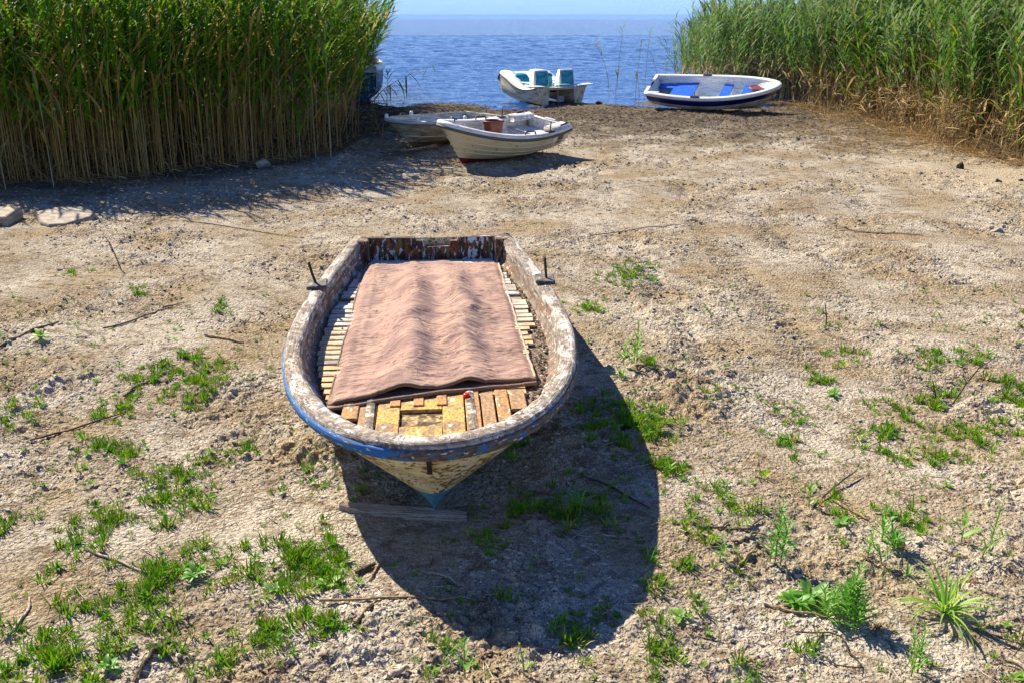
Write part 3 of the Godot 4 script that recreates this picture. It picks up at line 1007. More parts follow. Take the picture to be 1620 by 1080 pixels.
func build_grey_boat() -> void:
	var H := {"L": 2.15, "half": 0.58, "tr": 0.9, "sm": 0.42, "a": 3.0, "b": 2.6, "rake": 0.36, "sr": 0.05, "s0": 0.51, "s1": 0.46, "s2": 0.42, "k0": 0.02, "k1": 0.0, "k2": 0.05, "flat": 1.7, "sharp": 0.85}
	var t := thing("grey_boat", "dull grey-white blunt-bowed dinghy lying half hidden behind the cream-white one", "boat", Vector3(-1.88, -0.02, -15.65), -0.72)
	var dull := tex_mat(paint(500, 256, 311, Color(0.66, 0.62, 0.53), [[Color(0.56, 0.52, 0.44), 8.0, 4.0, 0.05, 0.3], [Color(0.5, 0.42, 0.30), 20.0, 8.0, 0.45, 0.08], [Color(0.74, 0.72, 0.66), 14.0, 6.0, 0.2, 0.15]], 0.08), 0.6)
	var pale := tex_mat(paint(300, 200, 312, Color(0.76, 0.77, 0.77), [[Color(0.60, 0.60, 0.58), 9.0, 8.0, 0.1, 0.25], [Color(0.35, 0.32, 0.28), 26.0, 26.0, 0.4, 0.08]], 0.08), 0.6)
	shell(t, H, dull, pale, tex_mat(paint(256, 64, 313, Color(0.50, 0.43, 0.30), [[Color(0.34, 0.28, 0.18), 10.0, 4.0, 0.1, 0.2]], 0.12), 0.7), 0.72, 0.7, 0.04)
	var st := mb()
	rail(st, H, PackedVector2Array([Vector2(-0.05, -0.015), Vector2(0.02, -0.02), Vector2(0.03, -0.005), Vector2(0.026, 0.02), Vector2(-0.04, 0.026)]))
	crossbar(st, H, 0.06, 0.045)
	obj("gunwale", st, pale, t)
	st = mb()
	rail(st, H, PackedVector2Array([Vector2(0.0, -0.04), Vector2(0.022, -0.04), Vector2(0.027, -0.022), Vector2(0.0, -0.02)]))
	obj("rubbing_strake", st, mat(Color(0.42, 0.41, 0.37), 0.7), t)
	st = mb()
	rail(st, H, PackedVector2Array([Vector2(-0.004, -0.02), Vector2(0.016, -0.012), Vector2(0.012, 0.0), Vector2(-0.004, 0.03)]), 0.0, 0.5)
	obj("chine", st, dull, t)
	obj("middle_seat", seat(H, 0.45, 0.6, 0.32, 0.04, 0.05), pale, t)
	obj("stern_seat", seat(H, 0.8, 0.97, 0.33, 0.04), pale, t)
	obj("seat_front", bulkhead(H, 0.8, 0.12, 0.33, 0.04), pale, t)
	for spec in [[0.06, -1.0], [0.06, 1.0], [0.33, 1.0], [0.48, 1.0], [0.4, -1.0]]:
		var q := hull_at(H, spec[0], 0.0, spec[1])
		st = mb()
		lathe(st, PackedVector2Array([Vector2(0.0, 0.075), Vector2(0.022, 0.07), Vector2(0.034, 0.05), Vector2(0.03, 0.02), Vector2(0.04, 0.0)]), at(q + Vector3(-spec[1] * 0.02, 0.015, 0)), 12)
		obj("rail_knob", st, mat(Color(0.86, 0.86, 0.84), 0.5), t)
	var w := hull_at(H, 0.03, 0.02, -1.0)
	st = mb()
	tube(st, PackedVector3Array([w + Vector3(-0.03, 0.02, 0.03), w + Vector3(-0.045, -0.15, 0.06), w + Vector3(-0.045, -0.35, 0.07), w + Vector3(-0.06, -0.51, 0.09)]), [0.008], 6)
	obj("mooring_rope", st, mat(Color(0.47, 0.38, 0.33), 0.9), t)
	# a paddle on the mud under its bow
	var p := thing("paddle", "old wooden paddle with green-painted blade on the mud under the grey dinghy's bow", "paddle", Vector3(-1.62, height(-1.62, -15.6) + 0.05, -15.6), 0.62)
	st = mb()
	tube(st, PackedVector3Array([Vector3(-0.25, 0, 0), Vector3(0.1, 0.012, 0), Vector3(0.45, 0.03, 0)]), [0.018, 0.024, 0.03], 8)
	obj("shaft", st, tex_mat(paint(64, 256, 320, Color(0.62, 0.58, 0.52), [[Color(0.42, 0.38, 0.33), 3.0, 9.0, 0.05, 0.15]], 0.15), 0.85), p)
	st = mb()
	prism(st, PackedVector2Array([Vector2(-0.02, -0.01), Vector2(0.02, -0.01), Vector2(0.075, -0.006), Vector2(0.08, 0.004), Vector2(0, 0.012), Vector2(-0.08, 0.004), Vector2(-0.075, -0.006)]), 0.36, Transform3D(Basis(Vector3(0, 0, 1), Vector3(0, 1, 0), Vector3(-1, 0, 0)), Vector3(-0.2, 0, 0)))
	obj("blade", st, tex_mat(paint(64, 128, 321, Color(0.13, 0.27, 0.24), [[Color(0.3, 0.3, 0.26), 5.0, 9.0, 0.2, 0.1]], 0.2), 0.7), p)

func build_blue_boat() -> void:
	var H := {"L": 2.85, "half": 0.65, "tr": 0.80, "sm": 0.55, "a": 2.0, "b": 1.7, "rake": 0.40, "sr": 0.16, "s0": 0.60, "s1": 0.49, "s2": 0.52, "k0": 0.06, "k1": 0.0, "k2": 0.06, "flat": 2.6, "sharp": 1.0}
	var t := thing("blue_white_boat", "white dinghy with navy band and bright blue seats, tilted before the right reeds", "boat", Vector3(5.82, 0.015, -21.1))
	t.basis = Basis(Vector3.UP, 1.17) * Basis(Vector3(0, 0, 1), 0.3)
	var white := tex_mat(paint(400, 200, 331, Color(0.90, 0.91, 0.91), [[Color(0.80, 0.82, 0.82), 8.0, 6.0, 0.12, 0.25], [Color(0.55, 0.53, 0.48), 26.0, 20.0, 0.44, 0.06]], 0.04), 0.4)
	var low := tex_mat(paint(400, 128, 332, Color(0.86, 0.85, 0.80), [[Color(0.70, 0.66, 0.58), 9.0, 3.0, 0.05, 0.3], [Color(0.40, 0.34, 0.24), 20.0, 5.0, 0.34, 0.1]], 0.07), 0.55)
	var navy := tex_mat(paint(400, 64, 333, Color(0.05, 0.10, 0.38), [[Color(0.08, 0.14, 0.42), 12.0, 3.0, 0.1, 0.2]], 0.06), 0.35)
	var azure := tex_mat(paint(200, 200, 334, Color(0.03, 0.33, 0.78), [[Color(0.08, 0.40, 0.82), 6.0, 6.0, 0.1, 0.25], [Color(0.3, 0.5, 0.75), 20.0, 20.0, 0.42, 0.06]], 0.06), 0.45)
	shell(t, H, navy, white, low, 0.42, 0.72, 0.05)
	var st := mb()
	rail(st, H, PackedVector2Array([Vector2(-0.07, -0.02), Vector2(0.02, -0.045), Vector2(0.036, -0.03), Vector2(0.036, 0.01), Vector2(0.02, 0.03), Vector2(-0.05, 0.034), Vector2(-0.07, 0.02)]))
	obj("gunwale", st, white, t)
	for v in [0.425, 0.55, 0.68]:
		st = mb()
		rail(st, H, PackedVector2Array([Vector2(-0.004, -0.01), Vector2(0.009, -0.006), Vector2(0.007, 0.0), Vector2(-0.004, 0.012)]), 0.0, v)
		obj("plank_edge", st, low, t)
	# transom: two raised corners with a low middle for the motor
	for s in [-1.0, 1.0]:
		var q := hull_at(H, 1.0, 0.0, s)
		st = mb(false)
		box(st, Vector3(0.34, 0.07, 0.07), at(q + Vector3(-s * 0.17, 0.0, 0.02)), 0.015)
		box(st, Vector3(0.06, 0.10, 0.3), at(q + Vector3(-s * 0.035, -0.02, 0.16)), 0.015)
		obj("stern_corner", st, white, t)
	# stern seat in two blocks with a well between, then the middle and bow seats
	var y := 0.36
	obj("stern_seat", seat(H, 0.66, 0.86, y, 0.05), azure, t)
	for s in [-1.0, 1.0]:
		var a := hull_at(H, 0.86, 0.3, s, 0.05)
		var w := inside(H, 0.93, y, 0.05)
		st = mb(false)
		box(st, Vector3(w - 0.2, 0.03, 0.40), at(Vector3(s * (0.2 + (w - 0.2) / 2), y - 0.015, a.z - 0.2)), 0.005)
		obj("seat_wing", st, azure, t)
	st = mb(false)
	box(st, Vector3(0.40, 0.02, 0.40), at(Vector3(0, y - 0.13, -2.62)), 0.005)
	obj("motor_well", st, mat(Color(0.05, 0.09, 0.28), 0.5), t)
	obj("seat_front", bulkhead(H, 0.66, 0.13, y - 0.005, 0.05), white, t)
	obj("middle_seat", seat(H, 0.36, 0.44, y, 0.05), azure, t)
	obj("seat_front", bulkhead(H, 0.44, 0.13, y - 0.033, 0.05), white, t)
	obj("seat_front", bulkhead(H, 0.36, 0.13, y - 0.033, 0.05), white, t)
	obj("bow_seat", seat(H, 0.10, 0.26, y + 0.02, 0.05), azure, t)
	obj("seat_front", bulkhead(H, 0.26, 0.13, y + 0.018, 0.05), white, t)
	var steel := mat(Color(0.28, 0.28, 0.28), 0.45, 0.6)
	for s in [-1.0, 1.0]:
		var q := hull_at(H, 0.6, 0.0, s) + Vector3(-s * 0.02, 0.04, 0)
		st = mb(false)
		box(st, Vector3(0.07, 0.03, 0.18), at(q), 0.01)
		var pad := obj("oarlock_pad", st, steel, t)
		st = mb()
		tube(st, PackedVector3Array([q, q + Vector3(0, 0.13, 0)]), [0.009], 8)
		obj("oarlock_pin", st, steel, pad)
	for k in 2:
		var where := [Vector3(0.16, y + 0.065, -0.52), Vector3(-0.12, y + 0.03, -0.50)][k] as Vector3
		var lid := thing("round_lid", ["upper dull red round lid leaning on the bow seat of the blue and white dinghy", "lower dull red round lid flat on the bow seat of the blue and white dinghy"][k], "lid")
		lid.transform = t.transform * at(where, 0.0, [0.16, 0.0][k], [-0.12, 0.0][k])
		st = mb()
		lathe(st, PackedVector2Array([Vector2(0.0, 0.03), Vector2(0.15, 0.03), Vector2(0.175, 0.026), Vector2(0.18, 0.012), Vector2(0.175, 0.0), Vector2(0.0, 0.0)]), at(Vector3.ZERO), 26)
		obj("disc", st, tex_mat(paint(128, 128, 340 + k, Color(0.42, 0.17, 0.18), [[Color(0.5, 0.26, 0.26), 7.0, 7.0, 0.1, 0.2]], 0.1), 0.6), lid)
		st = mb()
		lathe(st, PackedVector2Array([Vector2(0.146, 0.031), Vector2(0.15, 0.037), Vector2(0.156, 0.037), Vector2(0.16, 0.031)]), at(Vector3.ZERO), 26)
		obj("raised_ring", st, mat(Color(0.38, 0.15, 0.16), 0.6), lid)

func build_pedal_boat() -> void:
	var t := thing("pedal_boat", "white twin-hulled pedal boat with turquoise seat backs at the edge of the water", "pedal boat", Vector3(1.17, -0.075, -22.9), 0.47)
	var white := tex_mat(paint(400, 200, 351, Color(0.87, 0.88, 0.85), [[Color(0.78, 0.79, 0.74), 8.0, 6.0, 0.1, 0.3]], 0.04), 0.45)
	var dirty := tex_mat(paint(400, 200, 352, Color(0.80, 0.77, 0.68), [[Color(0.68, 0.62, 0.49), 8.0, 3.0, 0.15, 0.3], [Color(0.45, 0.38, 0.27), 18.0, 5.0, 0.42, 0.12]], 0.06), 0.6)
	var turq := tex_mat(paint(128, 128, 353, Color(0.12, 0.55, 0.66), [[Color(0.18, 0.62, 0.71), 5.0, 5.0, 0.1, 0.25], [Color(0.04, 0.36, 0.48), 9.0, 9.0, 0.25, 0.15]], 0.06), 0.45)
	var dark := mat(Color(0.12, 0.11, 0.10), 0.7)
	var L := 2.25
	for s in [-1.0, 1.0]:
		var rows: Array = []
		for i in 25:
			var f := i / 24.0
			var z := -L * f
			var top := 0.44 - 0.10 * sin(PI * minf(1.0, f * 1.35)) + 0.22 * pow(f, 3.0)
			var low := 0.03 + 0.16 * pow(maxf(0.0, f - 0.35) / 0.65, 2.2)
			var wide := 1.0 - pow(f, 5.0) * 0.55
			var nose := 1.0 if i < 24 else 0.2
			var xo: float = s * (0.45 + 0.20 * wide)
			var xi: float = s * (0.45 - 0.13 * wide)
			var bo: float = s * (0.45 + 0.09 * wide)
			var bi: float = s * (0.45 - 0.09 * wide)
			if i == 24:
				z -= 0.05
			var mid := (top + low) / 2
			rows.append(PackedVector3Array([Vector3(xi, lerpf(mid, top, nose), z), Vector3(lerpf(xi, bi, 0.6), lerpf(top, low, 0.5), z), Vector3(bi, lerpf(mid, low + 0.03, nose), z), Vector3(s * 0.45, lerpf(mid, low, nose), z), Vector3(bo, lerpf(mid, low + 0.03, nose), z), Vector3(lerpf(xo, bo, 0.45), lerpf(top, low, 0.5), z), Vector3(xo, lerpf(mid, top, nose), z)]))
		var st := mb()
		grid(st, rows)
		obj("float", st, dirty, t)
		st = mb(false)
		var poly: PackedVector3Array = rows[0]
		for k in range(1, 6):
			for m in [0, k, k + 1]:
				st.set_uv(Vector2(poly[m].x, poly[m].y))
				st.add_vertex(poly[m] + Vector3(0, 0, 0.004))
		obj("float_end", st, dirty, t)
		# dark rubbing line and the rounded white deck edge above it
		var edge := PackedVector3Array()
		var crown: Array = []
		for i in 25:
			var p: Vector3 = rows[i][6]
			edge.append(p + Vector3(s * 0.006, 0.0, 0))
			var f := i / 24.0
			var rise := 0.03 + 0.17 * smoothstep(0.25, 0.75, f) * (1.0 - pow(f, 6.0))
			var w := 0.13 + 0.12 * smoothstep(0.3, 0.9, f)
			crown.append(PackedVector3Array([p + Vector3(s * 0.004, 0.004, 0), p + Vector3(-s * 0.02, rise * 0.6, 0.0), p + Vector3(-s * 0.06, rise * 0.92, 0), p + Vector3(-s * (0.06 + w * 0.4), rise, 0), p + Vector3(-s * (0.06 + w * 0.8), rise * 0.85, 0), p + Vector3(-s * (0.06 + w), rise * 0.3 - 0.02, 0)]))
		st = mb()
		tube(st, edge, [0.014], 6)
		obj("rubbing_line", st, mat(Color(0.20, 0.19, 0.16), 0.7), t)
		st = mb()
		grid(st, crown)
		obj("side_fairing", st, white, t)
		# a thin step board at the stern corner
		st = mb(false)
		box(st, Vector3(0.42, 0.022, 0.26), at(Vector3(s * 0.66, 0.472, -0.12), 0.0, 0.0, s * 0.03), 0.008)
		obj("step_board", st, white, t)
		st = mb(false)
		prism(st, PackedVector2Array([Vector2(0, 0), Vector2(s * 0.035, 0), Vector2(s * 0.2, 0.4), Vector2(s * 0.15, 0.4)]), 0.05, Transform3D(Basis(), Vector3(s * 0.47, 0.055, -0.05)))
		obj("stern_post", st, dirty, t)
	# deck
	var deck: Array = []
	for i in 25:
		var f := i / 24.0
		var y := 0.435 - 0.05 * sin(PI * minf(1.0, f * 1.35)) + 0.2 * pow(f, 3.0)
		var row := PackedVector3Array()
		for j in 7:
			var x := lerpf(-0.5, 0.5, j / 6.0)
			row.append(Vector3(x, y + 0.03 * cos(x * 3.0) * f, -0.03 - (L - 0.12) * f))
		deck.append(row)
	var st := mb()
	grid(st, deck)
	var lowdeck: Array = []
	for r in deck:
		var row := PackedVector3Array()
		for p in r:
			row.append(p - Vector3(0, 0.05, 0))
		lowdeck.append(row)
	grid(st, lowdeck)
	grid(st, [deck[0], lowdeck[0]])
	obj("deck", st, white, t)
	st = mb(false)
	box(st, Vector3(0.34, 0.04, 0.14), at(Vector3(0.12, 0.475, -0.12)), 0.01)
	obj("stern_step", st, mat(Color(0.36, 0.62, 0.64), 0.5), t)
	# the two seats seen from behind: white shells with turquoise backs
	for s in [-1.0, 1.0]:
		var x: float = s * 0.345
		st = mb()
		var rows: Array = []
		for k in 7:
			var a := [Vector2(-0.36, 0.40), Vector2(-0.38, 0.62), Vector2(-0.40, 0.78), Vector2(-0.44, 0.81), Vector2(-0.50, 0.80), Vector2(-0.56, 0.66), Vector2(-0.60, 0.42)][k] as Vector2
			var w := [0.21, 0.20, 0.185, 0.17, 0.175, 0.19, 0.21][k] as float
			rows.append(PackedVector3Array([Vector3(x - w, a.y, a.x), Vector3(x - w * 0.9, a.y + 0.004, a.x), Vector3(x, a.y + 0.006, a.x), Vector3(x + w * 0.9, a.y + 0.004, a.x), Vector3(x + w, a.y, a.x)]))
		grid(st, rows)
		for e in [0, 4]:
			for k in range(1, 6):
				for m in [0, k, k + 1]:
					st.set_uv(Vector2(0.5, 0.5))
					st.add_vertex(rows[m][e])
		obj("seat_shell", st, white, t)
		st = mb(false)
		prism(st, PackedVector2Array([Vector2(-0.165, 0), Vector2(0.165, 0), Vector2(0.158, 0.30), Vector2(0.14, 0.325), Vector2(-0.14, 0.325), Vector2(-0.158, 0.30)]), 0.025, Transform3D(Basis.from_euler(Vector3(-0.09, 0, 0)), Vector3(x + 0.012, 0.455, -0.37)))
		obj("seat_back_panel", st, turq, t)
		st = mb(false)
		box(st, Vector3(0.36, 0.05, 0.42), at(Vector3(x, 0.48, -0.84)), 0.02)
		obj("seat_cushion", st, turq, t)
		st = mb()
		rows = []
		for k in 6:
			var a := [Vector2(-1.30, 0.42), Vector2(-1.34, 0.58), Vector2(-1.42, 0.65), Vector2(-1.58, 0.66), Vector2(-1.72, 0.60), Vector2(-1.78, 0.46)][k] as Vector2
			var w := [0.19, 0.185, 0.17, 0.165, 0.17, 0.18][k] as float
			rows.append(PackedVector3Array([Vector3(x - w, a.y - 0.02, a.x), Vector3(x - w * 0.85, a.y, a.x), Vector3(x, a.y + 0.01, a.x), Vector3(x + w * 0.85, a.y, a.x), Vector3(x + w, a.y - 0.02, a.x)]))
		grid(st, rows)
		obj("front_hump", st, turq, t)
	st = mb(false)
	box(st, Vector3(0.16, 0.22, 0.3), at(Vector3(0.0, 0.52, -0.75)), 0.03)
	obj("centre_console", st, turq, t)
	st = mb()
	tube(st, PackedVector3Array([Vector3(0.0, 0.62, -0.72), Vector3(0.02, 0.70, -0.70)]), [0.018, 0.026], 8)
	obj("steering_knob", st, dark, t)
	# rudder in the tunnel
	st = mb(false)
	box(st, Vector3(0.05, 0.22, 0.04), at(Vector3(0.02, 0.30, -0.25)), 0.01)
	var post := obj("rudder_post", st, mat(Color(0.62, 0.52, 0.40), 0.7), t)
	st = mb(false)
	box(st, Vector3(0.20, 0.14, 0.03), at(Vector3(0.08, 0.15, -0.2), 0.15), 0.02)
	obj("rudder_blade", st, mat(Color(0.62, 0.62, 0.60), 0.6), post)
	st = mb()
	tube(st, PackedVector3Array([Vector3(-0.34, 0.26, -0.9), Vector3(0.34, 0.26, -0.9)]), [0.02], 8)
	obj("pedal_axle", st, dark, t)

func build_moored_boat() -> void:
	var H := {"L": 2.6, "half": 0.55, "tr": 0.86, "sm": 0.6, "a": 2.0, "b": 1.8, "rake": 0.4, "sr": 0.02, "s0": 0.82, "s1": 0.74, "s2": 0.75, "k0": 0.0, "k1": -0.08, "k2": -0.06, "flat": 5.0, "sharp": 0.9}
	var t := thing("moored_boat", "blue-sided boat with a white rim, mostly hidden behind the left reeds at the water", "boat", Vector3(-3.85, -0.02, -26.0), PI + 0.05)
	var blue := tex_mat(paint(256, 128, 361, Color(0.10, 0.30, 0.44), [[Color(0.55, 0.66, 0.72), 9.0, 5.0, 0.2, 0.1], [Color(0.07, 0.2, 0.28), 9.0, 3.0, 0.1, 0.2]], 0.1), 0.5)
	var white := mat(Color(0.90, 0.90, 0.89), 0.45)
	shell(t, H, blue, white, tex_mat(paint(128, 64, 362, Color(0.60, 0.55, 0.42), [[Color(0.12, 0.2, 0.16), 9.0, 3.0, 0.0, 0.2]], 0.1), 0.6), 0.62, 0.6, 0.05)
	var st := mb()
	rail(st, H, PackedVector2Array([Vector2(-0.09, -0.03), Vector2(0.03, -0.05), Vector2(0.06, -0.02), Vector2(0.04, 0.03), Vector2(0.0, 0.08), Vector2(-0.06, 0.10), Vector2(-0.09, 0.05)]))
	crossbar(st, H, 0.14, 0.14)
	obj("gunwale", st, white, t)

# ---------------------------------------------------------------- reeds
const GREEN := [Color(0.075, 0.22, 0.012), Color(0.12, 0.30, 0.014), Color(0.05, 0.16, 0.014), Color(0.19, 0.33, 0.018), Color(0.08, 0.20, 0.045)]
const YELLOW := [Color(0.38, 0.33, 0.04), Color(0.40, 0.28, 0.05), Color(0.32, 0.33, 0.07)]
const AMBER := [Color(0.58, 0.36, 0.12), Color(0.62, 0.43, 0.18), Color(0.46, 0.27, 0.08)]
const STRAW := [Color(0.44, 0.32, 0.15), Color(0.52, 0.41, 0.23), Color(0.36, 0.24, 0.10), Color(0.56, 0.47, 0.30)]

func reed_stem(st: SurfaceTool, tall: float, lean: Vector2, sides: int, low: Color, high: Color, r := 0.0066) -> PackedVector3Array:
	var pts := PackedVector3Array()
	for i in 7:
		var f := i / 6.0
		pts.append(Vector3(lean.x * f * f, tall * f, lean.y * f * f))
	tube(st, pts, [r, r * 0.95, r * 0.9, r * 0.8, r * 0.65, r * 0.45, r * 0.2], sides, low, high)
	return pts

func reed_mesh(s: int, tall: float, from: float, count: int, lean: Vector2, tones: Array, dry: float, wind: float, size := 1.0, canes: Array = STRAW) -> ArrayMesh:
	rng.seed = s
	var st := mb()
	var c := canes[rng.randi() % canes.size()] as Color
	var pts := reed_stem(st, tall, lean, 4, c, (tones[0] as Color).lerp(c, 0.3))
	for i in count:
		var f := lerpf(from, 0.985, pow((i + rng.randf() * 0.6) / count, 0.85))
		var p := at_height(pts, f)
		var yaw := wind + rng.randfn(0.0, 1.15) + (PI if rng.randf() < 0.3 else 0.0)
		var g := tones[rng.randi() % tones.size()] as Color
		if rng.randf() < 0.04 or (f < from + 0.12 and rng.randf() < 0.22):
			g = YELLOW[rng.randi() % 3]
		if f < from + 0.1 and rng.randf() < dry:
			g = STRAW[rng.randi() % 4]
		var len := rng.randf_range(0.34, 0.60) * (1.0 - 0.45 * pow(f, 6.0)) * size
		leaf(st, p, yaw, rng.randf_range(0.55, 1.25), len, rng.randf_range(0.026, 0.042) * size, rng.randf_range(0.5, 1.9), g, g.lerp(YELLOW[rng.randi() % 3], rng.randf() * 0.25), 4)
	return done(st)

func at_height(pts: PackedVector3Array, f: float) -> Vector3:
	var k := clampf(f, 0.0, 0.999) * (pts.size() - 1)
	var i := int(k)
	return pts[i].lerp(pts[i + 1], k - i)

func far_enough(p: Vector2, all: Array, d: float) -> bool:
	for q in all:
		if p.distance_squared_to(q) < d * d:
			return false
	return true

# one reed that can be told apart: a stem and each of its leaves
func reed_thing(p: Vector3, tall: float, from: float, count: int, lean: Vector2, tones: Array, wind: float, label: String, group := "", droop_all := 0.0, sized := 1.0, canes: Array = STRAW) -> Node3D:
	var t := thing("reed", label, "reed", p, 0.0, group)
	var st := mb()
	var c := canes[rng.randi() % canes.size()] as Color
	var pts := reed_stem(st, tall, lean, 6, c, (tones[0] as Color).lerp(c, 0.3))
	obj("stem", st, M.leaf, t)
	for i in count:
		var f := lerpf(from, 0.985, pow((i + rng.randf() * 0.6) / count, 0.85))
		var q := at_height(pts, f)
		var k: int = rng.randi() % M.blades.size()
		if f < from + 0.15 and rng.randf() < 0.4:
			k = M.blades.size() - 1 - rng.randi() % 3
		var yaw := -(wind + rng.randfn(0.0, 1.1) + (PI if rng.randf() < 0.3 else 0.0))
		var len := rng.randf_range(0.75, 1.25) * (1.0 - 0.4 * pow(f, 6.0)) * sized
		var o := part("leaf", M.blades[k], M.leaf, t)
		o.transform = Transform3D(Basis.from_euler(Vector3(0, yaw, rng.randf_range(-0.25, 0.3) - droop_all)).scaled(Vector3(len, len, len)), q)
	return t

func build_reeds() -> void:
	# single blades for the reeds that stand out, length about 0.42 m along +x
	rng.seed = 500
	var blades: Array = []
	for i in 14:
		var st := mb()
		var g := GREEN[i % 5] as Color
		var e := g
		if i >= 11:
			g = YELLOW[i - 11]
			e = STRAW[i - 11]
		leaf(st, Vector3.ZERO, 0.0, rng.randf_range(0.7, 1.15), 0.46, 0.036, rng.randf_range(0.5, 1.8), g, e.lerp(YELLOW[i % 3], 0.15), 6, 0.35)
		blades.append(done(st))
	M.blades = blades
	# left bed: tall, stems bare below
	var kinds: Array = []
	for i in 10:
		kinds.append(reed_mesh(600 + i, 3.0, 0.2 + 0.08 * (i % 3), 16, Vector2(0.12 + 0.05 * (i % 4), 0.04 * (i % 3)), [GREEN[i % 5], GREEN[(i + 1) % 5], GREEN[(i + 3) % 5]], 0.5, 0.1, 1.35, AMBER))
	rng.seed = 610
	var sets: Array = []
	var hues: Array = []
	for i in 10:
		sets.append([])
		hues.append([])
	for i in 24000:
		var x := rng.randf_range(-13.0, -2.6)
		var z := rng.randf_range(-30.0, -12.4)
		var d := left_front(x) - z
		var e := left_side(z) - x
		if d < 0.2 + 0.5 * maxf(0.0, n_mid.get_noise_2d(x * 0.5, 4.0)) or e < 0.12 or z > -12.0:
			continue
		var near := minf(d, e + 0.15)
		if rng.randf() > (0.17 if near < 1.2 else 0.2 if near < 3.5 else 0.17):
			continue
		var k := rng.randi() % 10
		var s := rng.randf_range(0.82, 1.12)
		if near < 0.8:
			s *= rng.randf_range(0.72, 0.97)
		sets[k].append(Transform3D(Basis.from_euler(Vector3(rng.randfn(0, 0.05), rng.randfn(0.0, 0.7), rng.randfn(-0.02, 0.05) - 0.42 * smoothstep(1.3, 0.0, e) * rng.randf())).scaled(Vector3(s, s * rng.randf_range(0.9, 1.1), s)), Vector3(x, slope(x, z) - 0.02, z)))
		var w := rng.randf_range(0.75, 1.2)
		hues[k].append(Color(w * rng.randf_range(0.95, 1.15), w, w * 0.95))
	for k in 10:
		multi("reed_bed", kinds[k], M.leaf, sets[k], hues[k], "dense bed of tall green reeds on tan stems along the left shore", "reeds")
	# broken dry stalks leaning and lying at its foot
	var dry: Array = []
	for i in 4:
		rng.seed = 640 + i
		var st := mb()
		var c := STRAW[i] as Color
		reed_stem(st, 0.9 + 0.25 * i, Vector2(0.1, 0.2), 4, c, c * 0.8, 0.005)
		for j in 2:
			leaf(st, Vector3(0.03, 0.5 + 0.2 * j, 0.05), rng.randf() * 6.0, 0.4, 0.3, 0.016, 1.6, c, c, 3)
		dry.append(done(st))
	M.dry = dry
	rng.seed = 650
	var places: Array = []
	var tints: Array = []
	for i in 760:
		var x := rng.randf_range(-9.0, -2.5)
		var z := left_front(x) - absf(rng.randfn(0.0, 0.4)) + 0.12
		var lie := rng.randf() < 0.45
		places.append(Transform3D(Basis.from_euler(Vector3(rng.randfn(0, 0.45) if not lie else 1.5, rng.randf() * TAU, rng.randfn(0, 0.3))).scaled(Vector3.ONE * rng.randf_range(0.4, 1.0)), Vector3(x, height(x, z) + (0.02 if lie else -0.02), z)))
		var w := rng.randf_range(0.6, 1.3)
		tints.append(Color(w, w * 0.95, w * 0.9))
	multi("dry_stalks", dry[0], M.leaf, places.slice(0, 380), tints.slice(0, 380), "dead broken reed stalks at the foot of the left reed bed", "dry reeds")
	multi("dry_stalks", dry[2], M.leaf, places.slice(380), tints.slice(380), "dead broken reed stalks at the foot of the left reed bed", "dry reeds")
	# the front rows of the left bed, reed by reed
	rng.seed = 660
	var took: Array = []
	var n := 0
	while n < 130:
		var x := rng.randf_range(-7.4, -2.75)
		var z := left_front(x) - rng.randf() * 0.35 + 0.06
		if not far_enough(Vector2(x, z), took, 0.04) or left_side(z) < x - 0.3:
			continue
		took.append(Vector2(x, z))
		var tall := rng.randf_range(2.0, 3.0)
		reed_thing(Vector3(x, height(x, z) - 0.02, z), tall, rng.randf_range(0.22, 0.45), 12, Vector2(rng.randfn(0.18, 0.14), rng.randfn(0.1, 0.12)), [GREEN[rng.randi() % 5]], 0.1, "tall green reed with bare tan stem, front row of the left bed", "front reeds of the left bed", 0.0, 1.3, AMBER)
		n += 1
	# young leafy reeds standing out in front
	for r in [[-6.75, -12.55, 1.25, "young leafy reed in front of the left bed, at the photo's left edge"], [-6.2, -12.75, 1.75, "leafy reed with yellowing leaf tips standing before the left bed, beside the slabs"], [-3.08, -14.95, 1.75, "lone thin green reed at the right-hand corner of the left bed, nearer the old boat"], [-2.82, -14.85, 1.9, "taller lone reed at the right-hand corner of the left bed, its right neighbour leaning"], [-3.35, -15.1, 0.9, "short bright green reed at the foot of the left bed's right corner"]]:
		reed_thing(Vector3(r[0], height(r[0], r[1]) - 0.02, r[1]), r[2], 0.32 if r[2] < 1.8 else 0.5, 9, Vector2(0.05, 0.1), [GREEN[1]], 0.6, r[3], "", 0.0, 1.1)
	# right-hand corner of the left bed: reeds bent out over the water
	reed_thing(Vector3(-3.2, -0.05, -22.4), 1.0, 0.3, 15, Vector2(1.5, 0.3), [GREEN[2]], 0.4, "single reed bowed low over the water to the right of the left bed, leaves hanging", "", 1.5, 1.1)
	reed_thing(Vector3(-3.55, -0.05, -21.8), 1.75, 0.5, 9, Vector2(0.95, 0.1), [GREEN[2]], 0.1, "reed leaning right over the water above the bowed one, at the left bed's end", "", 0.5, 1.2)
	reed_thing(Vector3(-2.78, -0.03, -21.6), 0.85, 0.35, 8, Vector2(0.05, 0.0), [GREEN[2]], 0.3, "small dark upright reed at the water between left bed and grey dinghy", "", 0.2, 0.9)
	# right bed: leafier and bluer, straw-coloured below
	var blue := [Color(0.12, 0.21, 0.08), Color(0.18, 0.27, 0.13), Color(0.08, 0.19, 0.035), Color(0.20, 0.28, 0.09), Color(0.11, 0.25, 0.035)]
	kinds = []
	for i in 10:
		kinds.append(reed_mesh(700 + i, 2.6, 0.22 + 0.06 * (i % 3), 17, Vector2(-0.15 + 0.12 * (i % 4), 0.1 * (i % 3)), [blue[i % 5], blue[(i + 2) % 5], blue[(i + 3) % 5]], 0.7, 0.4, 1.2))
